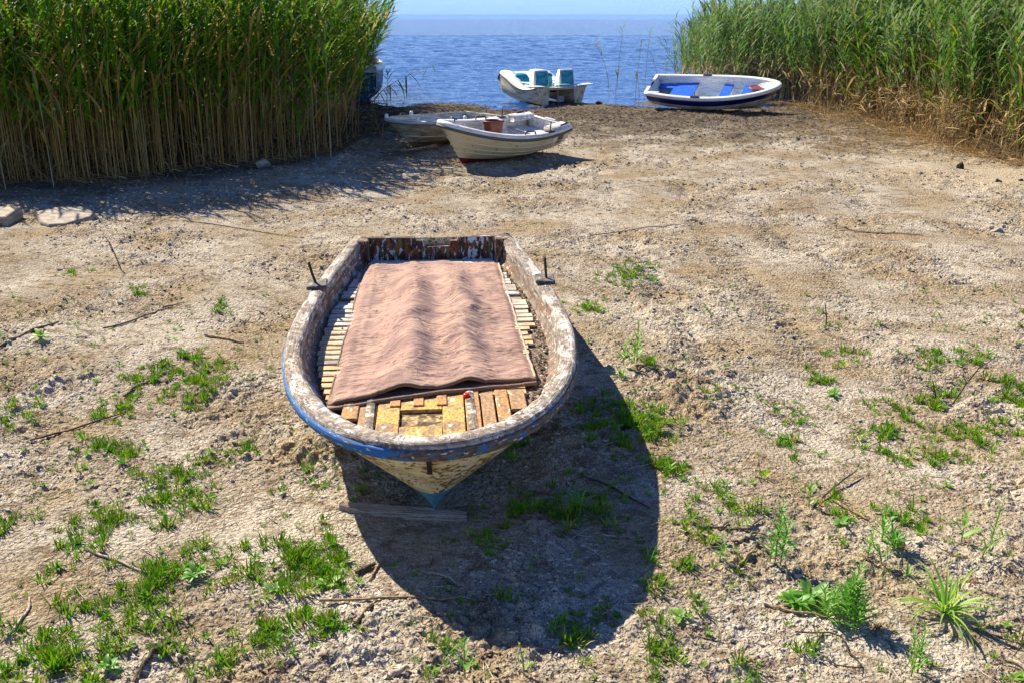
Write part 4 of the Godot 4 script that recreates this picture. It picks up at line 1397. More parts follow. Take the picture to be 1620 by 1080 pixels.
	rng.seed = 710
	sets = []
	hues = []
	for i in 10:
		sets.append([])
		hues.append([])
	for i in 26000:
		var z := rng.randf_range(-36.0, -12.2)
		var x := rng.randf_range(4.2, 20.0)
		var d := x - right_side(z)
		if d < 0.1:
			continue
		var p := 1.0 if d < 1.3 else 0.55 if d < 4.0 else 0.3
		if z < -22.6:
			p *= 0.55 * smoothstep(-0.3, 2.6, d) + 0.10
		if rng.randf() > p:
			continue
		var k := rng.randi() % 10
		var s := rng.randf_range(0.82, 1.28)
		if z < -22.6:
			s *= 0.86
		s *= lerpf(0.72, 1.0, smoothstep(0.0, 1.2, d))
		var bow := rng.randfn(0.0, 0.1) + (0.3 * smoothstep(0.9, 0.0, d) * rng.randf())
		sets[k].append(Transform3D(Basis.from_euler(Vector3(rng.randfn(0.03, 0.09), rng.randf_range(-1.2, 1.2), bow)).scaled(Vector3(s, s, s)), Vector3(x, slope(x, z) - 0.02, z)))
		var w := rng.randf_range(0.8, 1.2)
		hues[k].append(Color(w, w, w))
	for k in 10:
		multi("reed_bed", kinds[k], M.leaf, sets[k], hues[k], "dense leafy reed bed on the right shore, straw-coloured at its foot", "reeds")
	# straw: dry stalks leaning every way along the right bed's front and lying before it
	rng.seed = 720
	var four: Array = [[], [], [], []]
	var four_t: Array = [[], [], [], []]
	for i in 2600:
		var z := rng.randf_range(-22.2, -12.6)
		var x := right_side(z) + absf(rng.randfn(0.0, 0.6)) - 0.35
		var lie := rng.randf() < 0.35
		if not lie and n_col.get_noise_2d(x, z) < rng.randf_range(-0.4, 0.25):
			continue
		var k := rng.randi() % 4
		four[k].append(Transform3D(Basis.from_euler(Vector3(rng.randfn(0.1, 0.35) if not lie else rng.randf_range(1.25, 1.6), rng.randf() * TAU, rng.randfn(0.1, 0.3))).scaled(Vector3.ONE * rng.randf_range(0.35, 1.0 if lie else 1.25)), Vector3(x, height(x, z) + (0.03 if lie else -0.02), z)))
		var w := rng.randf_range(0.65, 1.25)
		four_t[k].append(Color(w, w * rng.randf_range(0.85, 1.0), w * 0.85))
	for i in 900:
		var z := rng.randf_range(-19.5, -15.6)
		var x := rng.randf_range(5.2, 8.2) + (z + 17.0) * -0.2
		var k := rng.randi() % 4
		four[k].append(Transform3D(Basis.from_euler(Vector3(rng.randf_range(1.4, 1.62), rng.randf() * TAU, 0)).scaled(Vector3.ONE * rng.randf_range(0.2, 0.6)), Vector3(x, height(x, z) + 0.02, z)))
		var w := rng.randf_range(0.6, 1.2)
		four_t[k].append(Color(w, w * 0.93, w * 0.85))
	for k in 4:
		multi("dry_stalks", dry[k], M.leaf, four[k], four_t[k], "straw-coloured dead reeds leaning and lying along the front of the right reed bed", "dry reeds")
	rng.seed = 730
	took = []
	n = 0
	while n < 110:
		var z := rng.randf_range(-22.3, -13.2)
		var x := right_side(z) + rng.randf_range(-0.1, 0.35)
		if not far_enough(Vector2(x, z), took, 0.05):
			continue
		took.append(Vector2(x, z))
		reed_thing(Vector3(x, height(x, z) - 0.02, z), rng.randf_range(1.3, 2.6), rng.randf_range(0.1, 0.32), 12, Vector2(rng.randfn(-0.15, 0.25), rng.randfn(0.15, 0.2)), [blue[rng.randi() % 5]], 0.4, "leafy blue-green reed in the front row of the right reed bed", "front reeds of the right bed", 0.0, 1.2)
		n += 1
	# thin reeds standing in the open water left of the blue and white boat
	n = 0
	for r in [[2.55, -25.6, 1.45, -0.45], [2.72, -25.3, 1.9, 0.12], [3.12, -24.6, 1.5, 0.1], [3.45, -25.4, 1.75, 0.08], [2.65, -25.0, 0.7, 0.06], [3.75, -24.8, 1.2, -0.3], [3.28, -25.1, 0.6, -0.1], [3.9, -25.2, 1.0, 0.1]]:
		reed_thing(Vector3(r[0], -0.12, r[1]), r[2], 0.7, 6, Vector2(r[3], 0.05), [blue[0]], 0.3, "thin sparse reed standing in open water left of the blue and white dinghy", "thin reeds in the open water", 0.0, 0.7)

# ---------------------------------------------------------------- ground litter, grass and weeds
func clod_mesh(s: int) -> ArrayMesh:
	rng.seed = s
	var st := mb(false)
	var rows: Array = []
	var nn := noise(s, 1.5, 2)
	for i in 6:
		var row := PackedVector3Array()
		var a := PI * i / 5.0
		for k in 8:
			var b := TAU * (k % 7) / 7.0
			var p := Vector3(sin(a) * cos(b), cos(a), sin(a) * sin(b))
			row.append(p * (1.0 + 1.1 * nn.get_noise_3d(p.x, p.y, p.z)))
		rows.append(row)
	grid(st, rows)
	return done(st)

func build_litter() -> void:
	rng.seed = 800
	# clods and crumbs of the dried soil itself
	var meshes: Array = []
	for i in 4:
		meshes.append(clod_mesh(810 + i))
	rng.seed = 820
	var sets: Array = [[], [], [], []]
	var tints: Array = [[], [], [], []]
	for i in 60000:
		var z := -2.4 - 20.0 * pow(rng.randf(), 1.7)
		var wide := 1.0 + 0.66 * -z
		var x := rng.randf_range(-wide, wide)
		if n_rough.get_noise_2d(x, z) + rng.randf_range(-0.5, 0.5) < -0.1 and z > -16.0:
			continue
		if x < -2.0 and z < left_front(x) - 0.3:
			continue
		var s := 0.0022 + 0.006 * pow(rng.randf(), 5.0) + 0.00075 * -z
		if rng.randf() < 0.004:
			s *= 2.0
		var h := height(x, z)
		var k := rng.randi() % 4
		sets[k].append(Transform3D(Basis.from_euler(Vector3(rng.randf() * 6.0, rng.randf() * 6.0, 0)).scaled(Vector3(s * rng.randf_range(0.8, 1.7), s * rng.randf_range(0.45, 0.8), s)), Vector3(x, h + s * 0.1, z)))
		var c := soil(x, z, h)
		c = c.lerp(Color(0.25, 0.18, 0.11), rng.randf() * 0.5)
		if rng.randf() < 0.03 and s < 0.008:
			c = Color(0.62, 0.57, 0.48)
		tints[k].append(c)
	for k in 4:
		multi("soil_clods", meshes[k], M.tinted_soil, sets[k], tints[k], "crumbs and clods of dried earth strewn over the shore", "soil")
	# bits of reed, bark and twig
	var bits: Array = []
	for i in 3:
		var st := mb()
		tube(st, PackedVector3Array([Vector3(-0.5, 0, 0), Vector3(-0.1, 0.02 + 0.03 * i, 0.03 * i), Vector3(0.5, 0, -0.02)]), [0.028, 0.034, 0.022], 5)
		bits.append(done(st))
	rng.seed = 830
	sets = [[], [], []]
	tints = [[], [], []]
	for i in 42000:
		var z := -2.4 - 20.5 * pow(rng.randf(), 1.25)
		var wide := 1.0 + 0.66 * -z
		var x := rng.randf_range(-wide, wide)
		if x < -2.0 and z < left_front(x) - 0.6:
			continue
		if n_col.get_noise_2d(x * 1.7 + 40.0, z * 1.7) + rng.randf_range(-0.45, 0.45) < 0.0:
			continue
		var len := rng.randf_range(0.012, 0.05) + 0.11 * pow(rng.randf(), 5.0)
		var th := len * rng.randf_range(0.35, 1.0) if len < 0.06 else len * rng.randf_range(0.18, 0.5)
		var k := rng.randi() % 3
		sets[k].append(Transform3D(Basis.from_euler(Vector3(rng.randf() * 3.0, rng.randf() * TAU, rng.randfn(0.0, 0.14))).scaled(Vector3.ONE) * Basis.from_scale(Vector3(len, th * 0.8, th)), Vector3(x, height(x, z) + 0.004 + th * 0.02, z)))
		var r := rng.randf()
		var c := Color(0.10, 0.07, 0.045) if r < 0.42 else Color(0.36, 0.27, 0.16) if r < 0.72 else Color(0.52, 0.45, 0.34) if r < 0.9 else Color(0.24, 0.11, 0.05)
		tints[k].append(c * rng.randf_range(0.7, 1.25))
	for i in 2800:
		var z := -2.5 - 9.0 * pow(rng.randf(), 1.4)
		var wide := 1.0 + 0.66 * -z
		var x := rng.randf_range(-wide, wide)
		if n_crust.get_noise_2d(x * 0.8, z * 0.8) < rng.randf_range(-0.5, 0.3) or Vector2(x + 0.35, (z + 5.6) * 0.5).length() < 0.9:
			continue
		var len := rng.randf_range(0.06, 0.2)
		var th := rng.randf_range(0.025, 0.06)
		var k := rng.randi() % 3
		sets[k].append(Transform3D(Basis.from_euler(Vector3(rng.randf() * 3.0, rng.randf() * TAU, rng.randfn(0.0, 0.08))) * Basis.from_scale(Vector3(len, th, th)), Vector3(x, height(x, z) + 0.006, z)))
		var r := rng.randf()
		tints[k].append((Color(0.12, 0.085, 0.055) if r < 0.4 else Color(0.38, 0.29, 0.18) if r < 0.75 else Color(0.55, 0.49, 0.38)) * rng.randf_range(0.8, 1.2))
	# reed wreck heaped along the water line
	for i in 20000:
		var z := rng.randfn(-20.4, 1.6)
		var x := rng.randf_range(-5.0, 7.5)
		var h := height(x, z)
		if h < WATER_Y - 0.05 or z < -23.4:
			continue
		var len := rng.randf_range(0.03, 0.13)
		var th := len * rng.randf_range(0.3, 0.9)
		var k := rng.randi() % 3
		sets[k].append(Transform3D(Basis.from_euler(Vector3(rng.randf() * 3.0, rng.randf() * TAU, rng.randfn(0.0, 0.25))) * Basis.from_scale(Vector3(len, th, th * 1.4)), Vector3(x, h + 0.012, z)))
		var r := rng.randf()
		tints[k].append((Color(0.10, 0.075, 0.05) if r < 0.55 else Color(0.26, 0.2, 0.13) if r < 0.85 else Color(0.45, 0.38, 0.28)) * rng.randf_range(0.7, 1.3))
	for k in 3:
		multi("reed_litter", bits[k], M.tinted_soil, sets[k], tints[k], "small bits of dead reed, bark and twig scattered over the dry shore", "litter")

func tuft_mesh(s: int, n: int, tall: float, spread: float, wide: float) -> ArrayMesh:
	rng.seed = s
	var st := mb()
	for i in n:
		var a := rng.randf() * TAU
		var r := spread * sqrt(rng.randf())
		var g := Color(0.14, 0.31, 0.014).lerp(Color(0.08, 0.22, 0.01), rng.randf())
		if rng.randf() < 0.12:
			g = Color(0.32, 0.30, 0.12)
		leaf(st, Vector3(cos(a) * r, -0.004, sin(a) * r), a + rng.randfn(0, 0.6), rng.randf_range(0.7, 1.45), tall * rng.randf_range(0.6, 1.25), wide, rng.randf_range(0.2, 1.2), g * 0.9, g * 1.1, 3)
	return done(st)

func sprig_mesh(s: int, n: int) -> ArrayMesh:
	rng.seed = s
	var st := mb()
	for i in n:
		var a := TAU * i / n + rng.randf()
		var g := Color(0.15, 0.29, 0.04).lerp(Color(0.08, 0.20, 0.02), rng.randf())
		leaf(st, Vector3(0, 0.002 + 0.012 * rng.randf(), 0), a, rng.randf_range(0.15, 0.9), rng.randf_range(0.02, 0.042), rng.randf_range(0.007, 0.013), 0.6, g, g, 3, 0.3, true)
	return done(st)

# grass patches: [x, z, radius, density]
const PATCHES := [
	[-2.08, -3.95, 0.17, 1.0], [-1.98, -4.1, 0.12, 0.8], [-1.85, -4.6, 0.15, 0.9], [-1.83, -4.35, 0.11, 0.9], [-1.66, -4.40, 0.10, 1.1], [-1.68, -4.12, 0.11, 0.9], [-1.62, -3.68, 0.24, 0.8], [-1.48, -3.56, 0.17, 0.8], [-1.83, -3.40, 0.10, 0.8], [-1.60, -3.42, 0.10, 0.7],
	[-1.95, -3.02, 0.20, 1.0], [-1.78, -3.06, 0.16, 1.0], [-1.62, -3.04, 0.15, 0.9], [-1.42, -3.18, 0.08, 0.8], [-1.27, -3.12, 0.08, 0.8], [-1.15, -3.08, 0.09, 0.9], [-1.02, -3.02, 0.06, 0.8], [-0.97, -3.08, 0.06, 0.8], [-1.03, -3.80, 0.20, 1.3], [-0.90, -3.76, 0.15, 1.0], [-0.80, -3.58, 0.13, 1.0], [-1.05, -3.56, 0.13, 0.5], [-1.22, -3.58, 0.10, 0.5], [-0.84, -3.32, 0.08, 0.7], [-0.75, -3.26, 0.07, 0.7], [-1.0, -3.22, 0.08, 0.6], [-0.95, -3.15, 0.10, 0.6],
	[-1.62, -4.85, 0.10, 0.8], [-1.54, -4.87, 0.08, 0.8], [-1.02, -4.55, 0.16, 0.35], [-2.28, -6.05, 0.24, 1.1], [-2.12, -5.92, 0.18, 0.9], [-1.98, -5.65, 0.16, 0.7], [-2.48, -5.45, 0.16, 0.7], [-2.42, -4.85, 0.14, 0.7], [-2.2, -4.88, 0.10, 0.8], [-2.05, -4.6, 0.06, 0.6], [-3.1, -5.40, 0.16, 0.9], [-2.5, -4.05, 0.12, 0.9], [-2.5, -5.9, 0.14, 0.6], [-3.2, -7.9, 0.14, 0.4], [-4.1, -8.6, 0.12, 0.4], [-5.8, -10.1, 0.22, 0.8], [-2.4, -7.4, 0.12, 0.4], [-5.3, -10.75, 0.14, 0.4],
	[1.15, -8.55, 0.26, 0.55], [0.98, -8.3, 0.20, 0.5], [0.65, -7.4, 0.14, 0.7], [0.55, -5.45, 0.12, 0.7], [0.66, -5.22, 0.24, 1.0], [0.76, -5.25, 0.16, 0.9], [0.86, -5.2, 0.16, 0.7], [0.53, -4.97, 0.14, 0.9], [0.88, -4.6, 0.10, 0.8], [0.80, -4.72, 0.12, 0.4], [2.10, -5.92, 0.12, 0.6], [1.75, -5.45, 0.16, 0.35], [1.65, -4.95, 0.12, 0.5], [1.35, -5.7, 0.12, 0.4], [0.95, -6.2, 0.12, 0.5], [2.95, -6.25, 0.13, 0.7], [2.85, -5.75, 0.12, 0.8], [2.70, -5.55, 0.12, 0.8], [2.45, -5.4, 0.12, 0.6], [2.30, -5.2, 0.10, 0.6], [2.15, -5.0, 0.14, 0.4], [2.18, -4.8, 0.10, 0.7], [2.38, -4.8, 0.12, 0.6], [2.6, -4.9, 0.18, 0.4], [2.75, -5.05, 0.16, 0.4], [3.05, -5.05, 0.12, 0.5], [3.3, -5.75, 0.18, 0.9], [3.25, -5.45, 0.16, 0.8], [3.3, -6.3, 0.14, 0.7], [2.9, -4.65, 0.12, 0.4], [3.0, -5.2, 0.12, 0.4], [2.4, -6.4, 0.14, 0.4],
	[0.95, -4.15, 0.22, 0.35], [1.15, -4.22, 0.14, 0.35], [0.65, -3.72, 0.07, 0.8], [0.82, -3.65, 0.10, 0.5], [0.68, -3.42, 0.12, 0.4], [0.90, -2.98, 0.10, 0.4], [1.15, -3.12, 0.05, 0.7], [1.70, -4.25, 0.12, 0.6], [1.95, -4.15, 0.10, 0.4], [2.1, -3.15, 0.07, 0.7], [0.33, -4.2, 0.19, 1.0], [0.12, -4.2, 0.14, 0.5], [0.0, -3.5, 0.10, 0.25], [0.24, -3.2, 0.10, 0.7], [0.02, -4.9, 0.12, 0.3], [-0.1, -3.9, 0.1, 0.25], [-0.3, -3.1, 0.1, 0.25], [0.55, -3.05, 0.12, 0.4],
]

func build_grass() -> void:
	var tufts: Array = []
	for i in 4:
		tufts.append(tuft_mesh(900 + i, 20, 0.036, 0.017, 0.0050))
	var sprigs: Array = []
	for i in 3:
		sprigs.append(sprig_mesh(910 + i, 9))
	rng.seed = 920
	var sets: Array = [[], [], [], []]
	var hues: Array = [[], [], [], []]
	var s2: Array = [[], [], []]
	var h2: Array = [[], [], []]
	for p in PATCHES:
		var count := int(p[3] * p[2] * p[2] * 2800.0) + 8
		for i in count:
			var x: float = p[0] + rng.randfn(0.0, p[2] * 0.55)
			var z: float = p[1] + rng.randfn(0.0, p[2] * 0.75)
			if n_mid.get_noise_2d(x * 1.6 + 30.0, z * 1.6) < rng.randf_range(-0.32, 0.2):
				continue
			tuft(x, z, 0.5 + 1.3 * pow(rng.randf(), 1.6), sets, hues)
			if rng.randf() < 0.13:
				sprig(x + rng.randfn(0, 0.04), z + rng.randfn(0, 0.05), s2, h2)
	# a thin scatter elsewhere
	for i in 3000:
		var z := -2.6 - 5.5 * pow(rng.randf(), 1.2)
		var x := rng.randf_range(-1.0, 1.0) * (0.6 + 0.6 * -z)
		if n_col2.get_noise_2d(x + 11.0, z) < 0.06:
			continue
		tuft(x, z, rng.randf_range(0.35, 0.85), sets, hues)
		if rng.randf() < 0.2:
			sprig(x + 0.05, z, s2, h2)
	for k in 4:
		multi("grass", tufts[k], M.leaf, sets[k], hues[k], "short green grass in patches on the dry ground", "grass")
	for k in 3:
		multi("small_sprigs", sprigs[k], M.leaf, s2[k], h2[k], "tiny leafy sprigs among the grass on the dry ground", "ground plants")

func tuft(x: float, z: float, s: float, sets: Array, hues: Array) -> void:
	var k := rng.randi() % 4
	sets[k].append(Transform3D(Basis.from_euler(Vector3(rng.randfn(0, 0.15), rng.randf() * TAU, 0)).scaled(Vector3(s, s * rng.randf_range(0.7, 1.3), s)), Vector3(x, height(x, z), z)))
	var w := rng.randf_range(0.8, 1.35)
	var y := rng.randf()
	hues[k].append(Color(w * (1.0 + 0.55 * y * y), w * (1.0 + 0.1 * y), w * 0.9))

func sprig(x: float, z: float, sets: Array, hues: Array) -> void:
	var k := rng.randi() % 3
	sets[k].append(Transform3D(Basis.from_euler(Vector3(0, rng.randf() * TAU, 0)).scaled(Vector3.ONE * rng.randf_range(0.5, 1.2)), Vector3(x, height(x, z), z)))
	var w := rng.randf_range(0.85, 1.4)
	hues[k].append(Color(w, w, w))

# upright weed: a stem clothed in narrow leaves
func weed(p: Vector2, tall: float, leaves: int, len: float, lean: Vector2, label: String, stems := 1, tone := 0, wide := 0.011) -> void:
	var y := height(p.x, p.y) - 0.005
	tall *= 1.5
	len *= 1.2
	var t := thing("weed", label, "weed", Vector3(p.x, y, p.y))
	for s in stems:
		var h := tall * (1.0 if s == 0 else rng.randf_range(0.45, 0.85))
		var o := Vector3.ZERO if s == 0 else Vector3(rng.randfn(0, 0.035), 0, rng.randfn(0, 0.035))
		var b := lean + Vector2(rng.randfn(0, 0.03), rng.randfn(0, 0.03)) * (1.0 if s > 0 else 0.0)
		var pts := PackedVector3Array()
		for i in 6:
			var f := i / 5.0
			pts.append(o + Vector3(b.x * f * f, h * f, b.y * f * f))
		var st := mb()
		tube(st, pts, [0.0038, 0.0034, 0.003, 0.0026, 0.002, 0.001], 6)
		obj("stem", st, M.weed_stem, t)
		for i in leaves:
			var f := lerpf(0.12, 0.99, pow((i + 0.5 * rng.randf()) / leaves, 0.8))
			var k := len * (1.15 - 0.65 * f) * rng.randf_range(0.8, 1.15)
			var l := part("leaf", M.narrow[rng.randi() % M.narrow.size()], M.weed_leaf[(tone + rng.randi() % 2) % M.weed_leaf.size()], t)
			l.transform = Transform3D(Basis.from_euler(Vector3(0, i * 2.4 + rng.randf() * 0.7, rng.randf_range(-0.35, 0.25) + 0.25 * f)) * Basis.from_scale(Vector3(k, k, k * wide / 0.011)), at_height(pts, f))

func rosette(p: Vector2, n: int, len: float, label: String, mesh_set: Array, tone: int, called := "broad_leaved_weed", pitch := 0.0) -> void:
	var t := thing(called, label, "weed", Vector3(p.x, height(p.x, p.y), p.y))
	var st := mb()
	lathe(st, PackedVector2Array([Vector2(0.0, 0.02), Vector2(0.007, 0.016), Vector2(0.01, 0.0), Vector2(0.008, -0.01)]), at(Vector3.ZERO), 8)
	obj("crown", st, M.weed_stem, t)
	for i in n:
		var k := len * rng.randf_range(0.6, 1.15)
		var l := part("leaf", mesh_set[rng.randi() % mesh_set.size()], M.weed_leaf[(tone + rng.randi() % 2) % M.weed_leaf.size()], t)
		l.transform = Transform3D(Basis.from_euler(Vector3(0, TAU * i / n + rng.randf() * 0.6, pitch + rng.randf_range(-0.3, 0.35))).scaled(Vector3(k, k, k)), Vector3(rng.randfn(0, 0.006), 0.006, rng.randfn(0, 0.006)))

func build_weeds() -> void:
	rng.seed = 1000
	M.weed_stem = tinted(Color(0.20, 0.22, 0.08), 0.2)
	M.weed_leaf = [tinted(Color(0.11, 0.27, 0.022)), tinted(Color(0.075, 0.20, 0.02)), tinted(Color(0.14, 0.26, 0.045)), tinted(Color(0.16, 0.31, 0.03)), tinted(Color(0.22, 0.33, 0.04)), tinted(Color(0.14, 0.24, 0.07))]
	var sets: Array = [[], [], []]
	for i in 4:
		var st := mb()
		leaf(st, Vector3.ZERO, 0.0, rng.randf_range(0.45, 0.9), 1.0, 0.15, rng.randf_range(0.5, 1.5), Color.WHITE, Color.WHITE, 5, 0.35)
		sets[0].append(done(st))
		st = mb()
		leaf(st, Vector3.ZERO, 0.0, rng.randf_range(0.2, 0.7), 1.0, rng.randf_range(0.34, 0.46), rng.randf_range(0.5, 1.2), Color.WHITE, Color.WHITE, 7, 0.3, true)
		sets[1].append(done(st))
		st = mb()
		leaf(st, Vector3.ZERO, 0.0, rng.randf_range(0.55, 1.3), 1.0, 0.062, rng.randf_range(0.9, 2.0), Color.WHITE, Color.WHITE, 8, 0.5)
		sets[2].append(done(st))
	M.narrow = sets[0]
	weed(Vector2(1.20, -3.71), 0.22, 34, 0.075, Vector2(0.01, 0.0), "tall narrow-leaved weed standing left of and behind the big leafy clump, lower right", 3)
	weed(Vector2(1.74, -3.86), 0.12, 26, 0.08, Vector2(0.0, 0.0), "dense bushy weed above the arching grass tussock, right of the tall one", 3)
	weed(Vector2(1.62, -3.71), 0.10, 18, 0.06, Vector2(0.01, 0.0), "small upright weed just below left of the dense bushy weed", 2)
	weed(Vector2(1.39, -3.30), 0.20, 30, 0.085, Vector2(0.02, 0.03), "tallest bushy weed in the leafy clump left of the arching tussock", 6)
	weed(Vector2(1.32, -3.36), 0.11, 20, 0.07, Vector2(-0.02, 0.02), "low bushy weed in the middle of the leafy clump, lower right", 5, 2)
	rosette(Vector2(1.22, -3.43), 16, 0.095, "broad-leaved weed at the left end of the leafy clump, lower right", sets[1], 0)
	rosette(Vector2(1.30, -3.47), 14, 0.085, "broad-leaved weed at the back of the leafy clump, lower right", sets[1], 1, "broad_leaved_weed", 0.3)
	rosette(Vector2(1.81, -3.33), 40, 0.25, "arching yellow-green grass tussock at the lower right", sets[2], 3, "grass_tussock")
	weed(Vector2(2.19, -3.75), 0.20, 24, 0.06, Vector2(0.03, -0.01), "tall dark weed at the right edge, with a thinner one on its left", 2, 1)
	weed(Vector2(2.12, -3.87), 0.11, 7, 0.085, Vector2(0.0, 0.0), "thin few-leaved weed just left of the tall dark weed at the right edge", 1, 2, 0.02)
	weed(Vector2(1.56, -2.98), 0.15, 30, 0.05, Vector2(0.0, 0.0), "upright weed at the bottom edge below the arching tussock", 3, 2)
	weed(Vector2(0.966, -3.735), 0.08, 15, 0.05, Vector2(-0.01, 0.0), "small single weed left of the tall narrow-leaved one, right of the boat's shadow", 2)
	weed(Vector2(1.52, -4.26), 0.095, 12, 0.055, Vector2(0.0, 0.0), "neat upright seedling with paired pale leaves beside a heap of dry stalks", 1, 5, 0.018)
	rosette(Vector2(1.76, -3.60), 10, 0.08, "ragged low weed between the bushy weed and the arching tussock", sets[0], 1, "low_weed", 0.2)
	rosette(Vector2(1.62, -4.06), 14, 0.06, "flat spreading weed below the pale seedling, half dry", sets[1], 5, "low_weed", -0.1)
	weed(Vector2(-0.18, -2.95), 0.13, 11, 0.06, Vector2(0.0, 0.0), "slender weed at the bottom edge below the tip of the boat's shadow", 1, 0, 0.017)
	weed(Vector2(0.045, -2.93), 0.10, 8, 0.045, Vector2(-0.02, 0.0), "small thin weed at the bottom edge, right of the slender one", 1, 2, 0.015)
	weed(Vector2(0.87, -6.15), 0.20, 14, 0.10, Vector2(0.0, 0.0), "upright weed on the dry ground right of the old boat's middle", 3, 2, 0.013)
	rosette(Vector2(0.74, -5.95), 9, 0.10, "low weed left of the upright one beside the old boat", sets[0], 2, "low_weed", 0.3)
	rosette(Vector2(0.33, -4.17), 46, 0.15, "fine dark grass clump within the old boat's shadow", sets[2], 1, "grass_tussock", 0.2)
	rosette(Vector2(0.70, -3.30), 9, 0.06, "leafy weed at the lower right of the boat's shadow tip", sets[1], 2)
	rosette(Vector2(0.80, -3.22), 7, 0.05, "dark wilted weed right of the one at the shadow's tip", sets[0], 1, "low_weed", 0.2)
	rosette(Vector2(-3.52, -6.65), 10, 0.10, "broad-leaved weed by the left edge of the photo, beside dry sticks", sets[1], 3)
	rosette(Vector2(-1.42, -3.62), 12, 0.07, "broad-leaved weed in the grass under the pale curved stick", sets[1], 0)
	rosette(Vector2(-1.04, -3.52), 12, 0.07, "greyish broad-leaved weed below the brightest grass patch, left of the shadow", sets[1], 5)
	rosette(Vector2(-0.82, -3.55), 12, 0.07, "green broad-leaved weed right of the greyish one, left of the shadow", sets[1], 2)
	rosette(Vector2(-1.98, -2.98), 16, 0.06, "large-leaved weed in the bottom left corner", sets[1], 2)
	rosette(Vector2(-1.55, -2.98), 12, 0.055, "large-leaved weed at the bottom edge, right of the corner one", sets[1], 0)
	rosette(Vector2(0.86, -4.61), 10, 0.08, "small weed at the right rim of the boat's shadow", sets[0], 3, "low_weed", 0.2)
	rosette(Vector2(0.60, -5.05), 16, 0.065, "broad-leaved weed in the grass within the shadow beside the boat", sets[1], 1)
	rosette(Vector2(2.10, -5.70), 12, 0.06, "leafy weed in the sparse grass right of the middle", sets[1], 0)
	rosette(Vector2(1.62, -3.10), 9, 0.05, "small leafy weed above the bottom edge, left of the arching tussock", sets[0], 3, "low_weed", 0.2)
	# brown dead moss and two bare twigs
	for q in [[1.80, -3.82, "larger tuft of rust-brown dead moss right of the bushy weed"], [2.02, -3.55, "smaller tuft of rust-brown dead moss above the arching tussock"]]:
		var st := mb()
		for i in 160:
			var a := rng.randf() * TAU
			leaf(st, Vector3(cos(a), 0, sin(a)) * 0.03 * sqrt(rng.randf()), rng.randf() * TAU, rng.randf_range(0.2, 1.3), 0.02, 0.0022, 1.0, Color(0.28, 0.13, 0.05), Color(0.36, 0.2, 0.09), 2)
		var o := obj("moss_tuft", st, M.leaf, self)
		o.position = Vector3(q[0], height(q[0], q[1]), q[1])
		tag(o, q[2], "moss")

# ---------------------------------------------------------------- sticks, slabs and stones
func stick(called: String, label: String, category: String, a: Vector2, b: Vector2, r: float, m: Material, bend := 0.04, group := "", rise := 0.0) -> void:
	var mid := (a + b) / 2
	var o3 := Vector3(mid.x, height(mid.x, mid.y), mid.y)
	var pts := PackedVector3Array()
	var across := (b - a).orthogonal() * bend
	var n := 9
	for i in n:
		var f := i / float(n - 1)
		var p := a.lerp(b, f) + across * sin(PI * f) + across * 0.2 * sin(TAU * 1.7 * f + a.x * 9.0)
		var y := maxf(height(p.x, p.y), o3.y - 0.015) + r * 0.8 + rise * f + 0.004
		pts.append(Vector3(p.x, y, p.y) - o3)
	var st := mb()
	tube(st, pts, [r * 0.8, r, r * 1.05, r, r * 0.97, r * 0.95, r * 0.9, r * 0.8, r * 0.55], 7)
	var o := obj(called, st, m, self)
	o.position = o3
	tag(o, label, category, group)

func slab(called: String, label: String, category: String, pos: Vector3, outline: PackedVector2Array, thick: float, m: Material, tilt := Vector3.ZERO) -> MeshInstance3D:
	var st := mb(false)
	var n := outline.size()
	var c := Vector2.ZERO
	for p in outline:
		c += p / n
	var rings: Array = []
	for lv in [[0.0, 0.985], [thick * 0.2, 1.0], [thick * 0.78, 1.0], [thick * 0.95, 0.975], [thick, 0.93]]:
		var row := PackedVector3Array()
		for i in n + 1:
			var p: Vector2 = c + (outline[i % n] - c) * lv[1]
			row.append(Vector3(p.x, lv[0], p.y))
		rings.append(row)
	grid(st, rings)
	for i in n:
		for p in [Vector3(c.x, thick * 1.0, c.y), rings[4][i], rings[4][i + 1]]:
			st.set_uv(Vector2(p.x, p.z) * 1.3)
			st.add_vertex(p)
	var o := obj(called, st, m, self)
	o.position = pos
	o.rotation = tilt
	tag(o, label, category)
	return o

